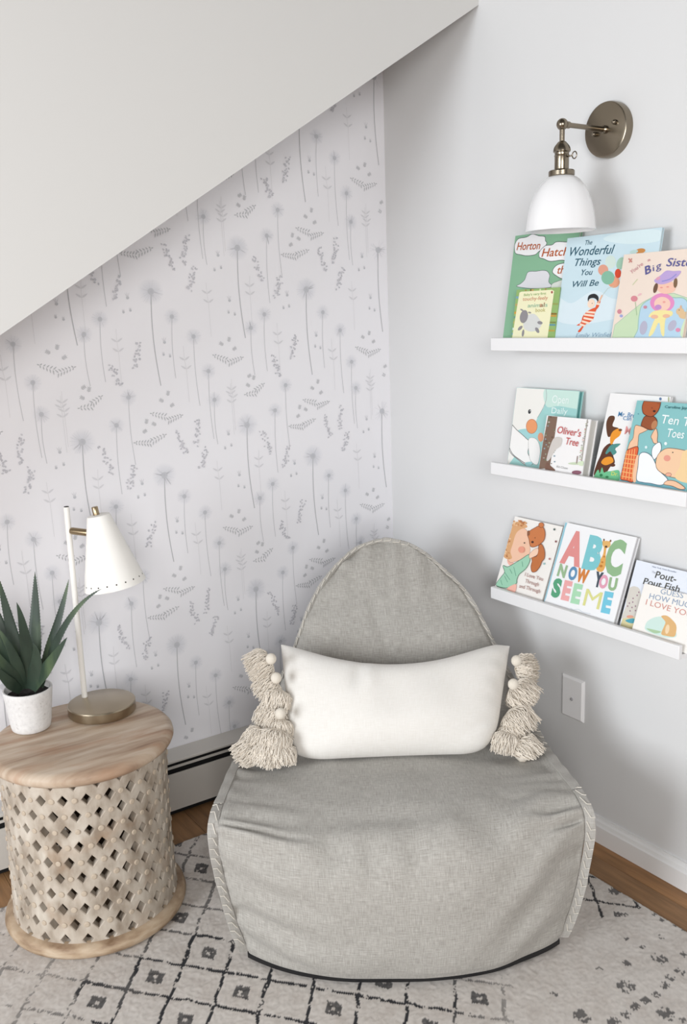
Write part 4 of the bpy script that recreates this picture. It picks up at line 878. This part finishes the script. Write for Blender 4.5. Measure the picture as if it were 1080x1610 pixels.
r1 = hx('c25a5a'); B.text("Oliver's", (582, 545), (832, 588), 72, r1, .008, .12); B.text('Tree', (672, 665), (805, 688), 72, r1, .008, .12); B.text('Kit Chase', (578, 912), (695, 932), 22, hx('9a9a9a'), .0, .1)
B.done()
B = Book('white picture book with brown and orange figures and a green bush on the middle ledge', 2, 1.672, 16.0, (960, 616), (1054, 626), .008, hx('eeeeee'), crop=K5, bl=(932, 748))
B.shape([(60, 990), (90, 870), (130, 780), (170, 690), (240, 640), (300, 680), (270, 760), (290, 850), (240, 900), (200, 960), (150, 1000)], hx('5a3324')); B.shape([(210, 560), (195, 430), (225, 350), (275, 340), (290, 370), (265, 450), (330, 480), (250, 560)], hx('5e3a26'))
B.shape([(240, 570), (270, 510), (330, 480), (360, 510), (340, 560), (290, 600), (260, 650), (240, 640)], hx('e8962c')); B.shape([(140, 850), (180, 800), (250, 790), (275, 840), (230, 870), (180, 880)], hx('e8962c')); B.ell(265, 880, 30, 18, hx('5a3324')); B.ell(350, 495, 20, 14, hx('6e4228'))
B.shape([(190, 740), (250, 660), (350, 645), (320, 680), (290, 700), (310, 740), (270, 770), (240, 730), (200, 760)], hx('4d8f8a'))
B.shape([(60, 1030), (85, 960), (110, 930), (125, 970), (150, 905), (170, 960), (200, 950), (250, 945), (330, 935), (345, 990), (330, 1050), (150, 1040)], hx('6fc08f')); B.ell(140, 990, 18, 16, hx('2f8050')); B.ell(205, 1010, 18, 12, hx('2f8050'))
b1 = hx('3f7fb0'); B.text('Mr. Brown', (325, 345), (590, 372), 50, b1, .02); B.text('Can', (378, 385), (468, 392), 40, b1, .02); B.text('MOO', (395, 540), (640, 575), 85, hx('e09a98'), .05); B.text('Dr. Seuss', (250, 990), (480, 1020), 40, hx('d9d86a'), .02); B.ell(790, 155, 14, 16, hx('5f7aa0')); B.ell(880, 160, 8, 30, hx('a8b08a'))
B.done()
B = Book('teal picture book with a baby holding up a brown teddy on the middle ledge', 2, 1.655, 16.5, (1002, 628), (1108, 638), .008, hx('86c0c2'), crop=K5, bl=(974, 755))
B.shape([(330, 1040), (540, 1060), (800, 1100), (1400, 1180), (1400, 1300), (300, 1200)], hx('6fa8b6'), False)
B.shape([(510, 455), (560, 450), (650, 485), (600, 520), (555, 545), (545, 620), (530, 690), (430, 740), (450, 640), (490, 580)], hx('efc2a0'), True, hx('7a5a48'), 4)
B.shape([(400, 740), (480, 690), (545, 685), (530, 800), (500, 930), (490, 1060), (420, 1050), (345, 1020), (370, 860)], hx('dd6238'), True, hx('6a3a2c'), 5)
for k in range(4): B.line([(425 + k * 28, 720 - k * 6), (375 + k * 34, 1030 + k * 6)], hx('f0b070'), 7)
for k in range(6): B.line([(405 - k * 8, 760 + k * 48), (530 - k * 6, 775 + k * 50)], hx('f0b070'), 7)
B.shape([(530, 780), (560, 790), (540, 900), (520, 1060), (490, 1050), (495, 930)], hx('efc2a0'))
B.shape([(690, 560), (740, 480), (760, 540), (755, 610), (760, 640), (720, 640), (700, 600)], hx('efc2a0'), True, hx('7a5a48'), 4)
B.shape([(710, 680), (780, 630), (800, 700), (760, 780), (720, 820), (695, 760)], hx('f1f4f6'), True, hx('4a6a7a'), 4)
B.shape([(560, 770), (620, 740), (700, 790), (770, 930), (870, 1040), (800, 1100), (680, 1080), (600, 1070), (530, 1040), (545, 900)], hx('f1f4f6'), True, hx('4a6a7a'), 5)
B.shape([(740, 850), (770, 760), (850, 700), (950, 700), (1060, 720), (1150, 740), (1200, 900), (1100, 1040), (950, 1020), (850, 990), (760, 930)], hx('efc8a4'), True, hx('7a5a48'), 4)
B.shape([(1060, 720), (1250, 700), (1400, 900), (1250, 1080), (1050, 1070), (950, 1010), (1000, 900), (1020, 800)], hx('efcf9e')); B.ell(865, 805, 38, 34, hx('e39a88')); B.ell(880, 985, 32, 20, hx('e8ac94'), 0, hx('9a6a5a'), 3); B.ell(927, 742, 7, 7, hx('30302c'))
B.shape([(830, 1090), (870, 1050), (960, 1060), (1060, 1130), (1010, 1145), (920, 1110)], hx('efc2a0'), True, hx('7a5a48'), 4)
B.shape([(580, 440), (610, 360), (650, 340), (720, 350), (755, 400), (740, 470), (680, 495), (600, 460)], hx('94502f'), True, hx('5a2a1a'), 5); B.ell(725, 440, 30, 50, hx('b98058'), 20)
B.shape([(600, 210), (620, 175), (660, 180), (720, 180), (790, 175), (790, 220), (770, 280), (730, 330), (680, 350), (610, 320), (592, 260)], hx('a8572f'), True, hx('5a2a1a'), 5); B.ell(725, 290, 16, 12, hx('3a201a')); B.ell(700, 255, 5, 5, hx('3a201a')); B.ell(775, 195, 22, 20, hx('94502f'))
B.text('Ten Tiny', (795, 420), (1270, 475), 90, hx('eef6f6'), .02, .05); B.text('Toes', (858, 570), (1045, 590), 88, hx('eef6f6'), .02, .05); B.text('Caroline Jayne', (840, 255), (1130, 275), 28, hx('2f6a72'), .01); B.ell(850, 645, 16, 18, hx('e6f2f2')); B.ell(635, 685, 14, 16, hx('d8ecee')); B.ell(550, 320, 6, 6, hx('4f8aa0'))
B.done()

# lowest ledge
B = Book('white picture book with a curly haired child hugging a teddy on the lowest ledge', 3, 1.657, 21.6, (810, 812), (885, 828), .006, hx('f0ede8'), crop=K6, bl=(779, 918))
B.shape([(230, 660), (300, 700), (330, 720), (290, 750), (240, 720)], hx('f0b8a8')); B.shape([(320, 330), (380, 260), (460, 260), (510, 340), (525, 480), (520, 580), (440, 650), (330, 690), (270, 700), (230, 640), (250, 480)], hx('f0c4a8'), True, hx('a07060'), 3)
B.shape([(180, 620), (200, 520), (240, 380), (280, 220), (350, 170), (450, 190), (490, 240), (400, 270), (340, 330), (300, 460), (270, 560), (290, 640), (240, 660)], hx('dba878'), True)
rk = random.Random(2)
for k in range(70):
    t = k / 70; x = 240 + 230 * max(0, t - .5) * 2 - 30 * (1 - t) + rk.uniform(-45, 45); y = 620 - 430 * min(1, t * 1.6) + rk.uniform(-30, 30); B.ell(x, y, rk.uniform(10, 17), rk.uniform(8, 14), hx(rk.choice(['e6b88a', 'cf9460', 'b9784a', 'edc79c'])), rk.uniform(0, 90))
B.ell(420, 535, 42, 42, hx('e79c84')); B.ell(459, 448, 9, 9, hx('4a4038'))
B.shape([(180, 745), (240, 760), (320, 720), (420, 660), (520, 600), (530, 680), (480, 780), (390, 860), (360, 930), (350, 980), (230, 1035), (90, 1000), (150, 900), (200, 830)], hx('9ed0b4'), True, hx('4a7560'), 6)
for a_ in (((200, 830), (270, 930)), ((200, 880), (240, 960)), ((150, 930), (170, 1000)), ((320, 760), (350, 880)), ((270, 790), (300, 850)), ((430, 690), (440, 760))): B.line(a_, hx('5f9a80'), 6)
B.shape([(230, 1045), (350, 985), (340, 1085), (300, 1090)], hx('f0b8a8'))
B.shape([(650, 480), (690, 470), (725, 560), (720, 650), (690, 690), (660, 760), (610, 820), (560, 825), (545, 760), (560, 690), (560, 640), (620, 620), (640, 560)], hx('bf713f'), True, hx('6a3420'), 5)
B.shape([(520, 400), (500, 330), (540, 285), (600, 250), (640, 230), (700, 240), (730, 310), (720, 400), (670, 460), (590, 500), (540, 490)], hx('c97a48'), True, hx('6a3420'), 5); B.ell(680, 215, 34, 32, hx('c97a48'), 0, hx('6a3420'), 4); B.ell(515, 320, 18, 34, hx('8a5a40')); B.ell(567, 437, 17, 15, hx('3a1c18')); B.ell(600, 382, 6, 6, hx('3a2018'))
B.shape([(525, 600), (580, 540), (640, 520), (630, 600), (560, 640), (530, 650)], hx('f2cdb4'), True, hx('a07060'), 3)
for (x, y, c) in ((852, 272, '5a6a6a'), (872, 430, '8a5a5a'), (790, 657, 'b08080'), (720, 720, '9ac0c0'), (75, 960, '5a5a5a')): B.ell(x, y, 13, 14, hx(c))
p1 = hx('b08a84'); B.text('I Love You', (465, 880), (700, 945), 46, p1, .012); B.text('Through', (468, 965), (645, 1015), 46, p1, .012); B.text('and Through', (390, 1030), (665, 1105), 46, p1, .012)
B.done()
B = Book('white alphabet picture book with large multicoloured letters and a giraffe on the lowest ledge', 3, 1.655, 20.6, (889, 821), (1001, 845), .014, hx('eff0f2'), crop=K7, bl=(855, 944), pages=hx('c9c9cc'), spine=hx('8fc4d0'))
B.shape([(262, 70), (285, 75), (262, 140), (248, 200), (215, 320), (150, 540), (100, 720), (60, 870), (25, 960), (-20, 960), (60, 700)], hx('8fc4d4'), False)
def L(t, p0, p1, h, c, bo=.055): B.text(t, p0, p1, h, hx(c), bo)
L('A', (205, 480), (418, 532), 305, 'dd8f8c'); L('B', (438, 540), (610, 582), 310, '7cc4cc'); L('C', (660, 600), (850, 632), 325, '8fb58a')
B.shape([(600, 590), (590, 530), (620, 490), (660, 420), (670, 340), (650, 300), (665, 270), (700, 280), (740, 275), (730, 320), (700, 350), (690, 420), (690, 500), (680, 560), (650, 600)], hx('e0a85a')); B.ell(700, 310, 42, 38, hx('dfb06a')); B.ell(672, 262, 9, 12, hx('7a5030')); B.ell(742, 272, 9, 12, hx('7a5030')); B.ell(695, 335, 14, 12, hx('5a4030')); B.ell(640, 540, 18, 14, hx('c07a30')); B.ell(675, 440, 12, 10, hx('c07a30')); B.ell(655, 500, 12, 10, hx('c07a30')); B.line([(600, 360), (600, 420), (575, 470), (600, 500)], hx('6a6a60'), 5, smooth=True); B.ell(602, 362, 7, 14, hx('4a3a30'))
L('N', (172, 635), (255, 662), 118, '98b890', .05); L('O', (285, 672), (372, 690), 125, '5f8fb5', .05); L('W', (370, 690), (490, 722), 125, 'd2803c', .06); L('Y', (560, 745), (640, 762), 138, '44505c', .06); L('O', (610, 760), (700, 778), 125, 'dfa0b5', .05); L('U', (710, 785), (800, 800), 120, '94b58a', .05)
L('S', (108, 850), (200, 868), 170, '55a07a', .06); L('E', (215, 880), (300, 900), 178, 'e8a8a8', .06); L('E', (318, 915), (410, 935), 180, 'a8d8b4', .06); L('M', (445, 955), (618, 1002), 178, 'd8d890', .0); L('E', (640, 1015), (735, 1035), 195, '74c4dc', .06)
B.line([(315, 985), (350, 1005), (400, 1000), (450, 1030), (530, 1045)], hx('d6dde2'), 6, smooth=True)
B.done()
B = Book('pale blue picture book with black title, behind the cream book on the lowest ledge', 3, 1.668, 20, (1000, 880), (1092, 902), .008, hx('e4eaf4'), crop=K8, bl=(975, 982), pages=hx('3a3c40'))
B.shape([(180, 760), (200, 560), (250, 500), (320, 490), (390, 560), (420, 900), (330, 960), (120, 960), (150, 850)], hx('d4d0c8')); B.shape([(90, 1090), (130, 960), (420, 930), (420, 1150), (200, 1120)], hx('d8cfa0'), False); B.shape([(170, 990), (290, 960), (320, 1020), (240, 1030)], hx('4fa3b5')); B.ell(240, 935, 50, 22, hx('dfa08a'))
for (x, y) in ((230, 735), (285, 665), (240, 850), (280, 720), (345, 620), (370, 575), (320, 845), (320, 780), (205, 780), (270, 800)): B.ell(x, y, 10, 12, hx('9a7a8a'))
B.text('The', (560, 290), (620, 300), 30, hx('b0b4bc')); B.text('Pout-', (605, 360), (915, 430), 100, hx('4a4a44'), .02, .1); B.text('Pout Fish', (430, 450), (965, 575), 90, hx('4a4a44'), .02, .1); B.text('New York Times Bestseller', (570, 205), (925, 290), 20, hx('8a93a8'))
B.done()
B = Book('small cream board book with red and blue capital title on the lowest ledge', 3, 1.655, 20.5, (1015, 920), (1104, 938), .008, hx('f2efea'), crop=K8, bl=(991, 989))
B.shape([(460, 1080), (500, 1000), (620, 940), (760, 940), (860, 1000), (900, 1100), (920, 1230), (760, 1240), (560, 1180), (470, 1130)], hx('cbe3dc')); B.shape([(700, 930), (780, 920), (860, 980), (920, 1060), (920, 1160), (890, 1230), (780, 1220), (700, 1190), (740, 1080), (760, 1010)], hx('dcb27a')); B.ell(790, 1120, 30, 70, hx('ecd3ae'), 10); B.shape([(480, 1110), (600, 1130), (700, 1160), (600, 1180)], hx('a9c7a0'))
bl_, rd_ = hx('8fa3bd'), hx('d2948a')
B.text('GUESS', (685, 595), (1020, 665), 75, bl_, .0); B.text('HOW MUCH', (520, 665), (1200, 830), 78, bl_, .0); B.text('I LOVE YOU', (468, 755), (1150, 950), 80, rd_, .0)
B.done()
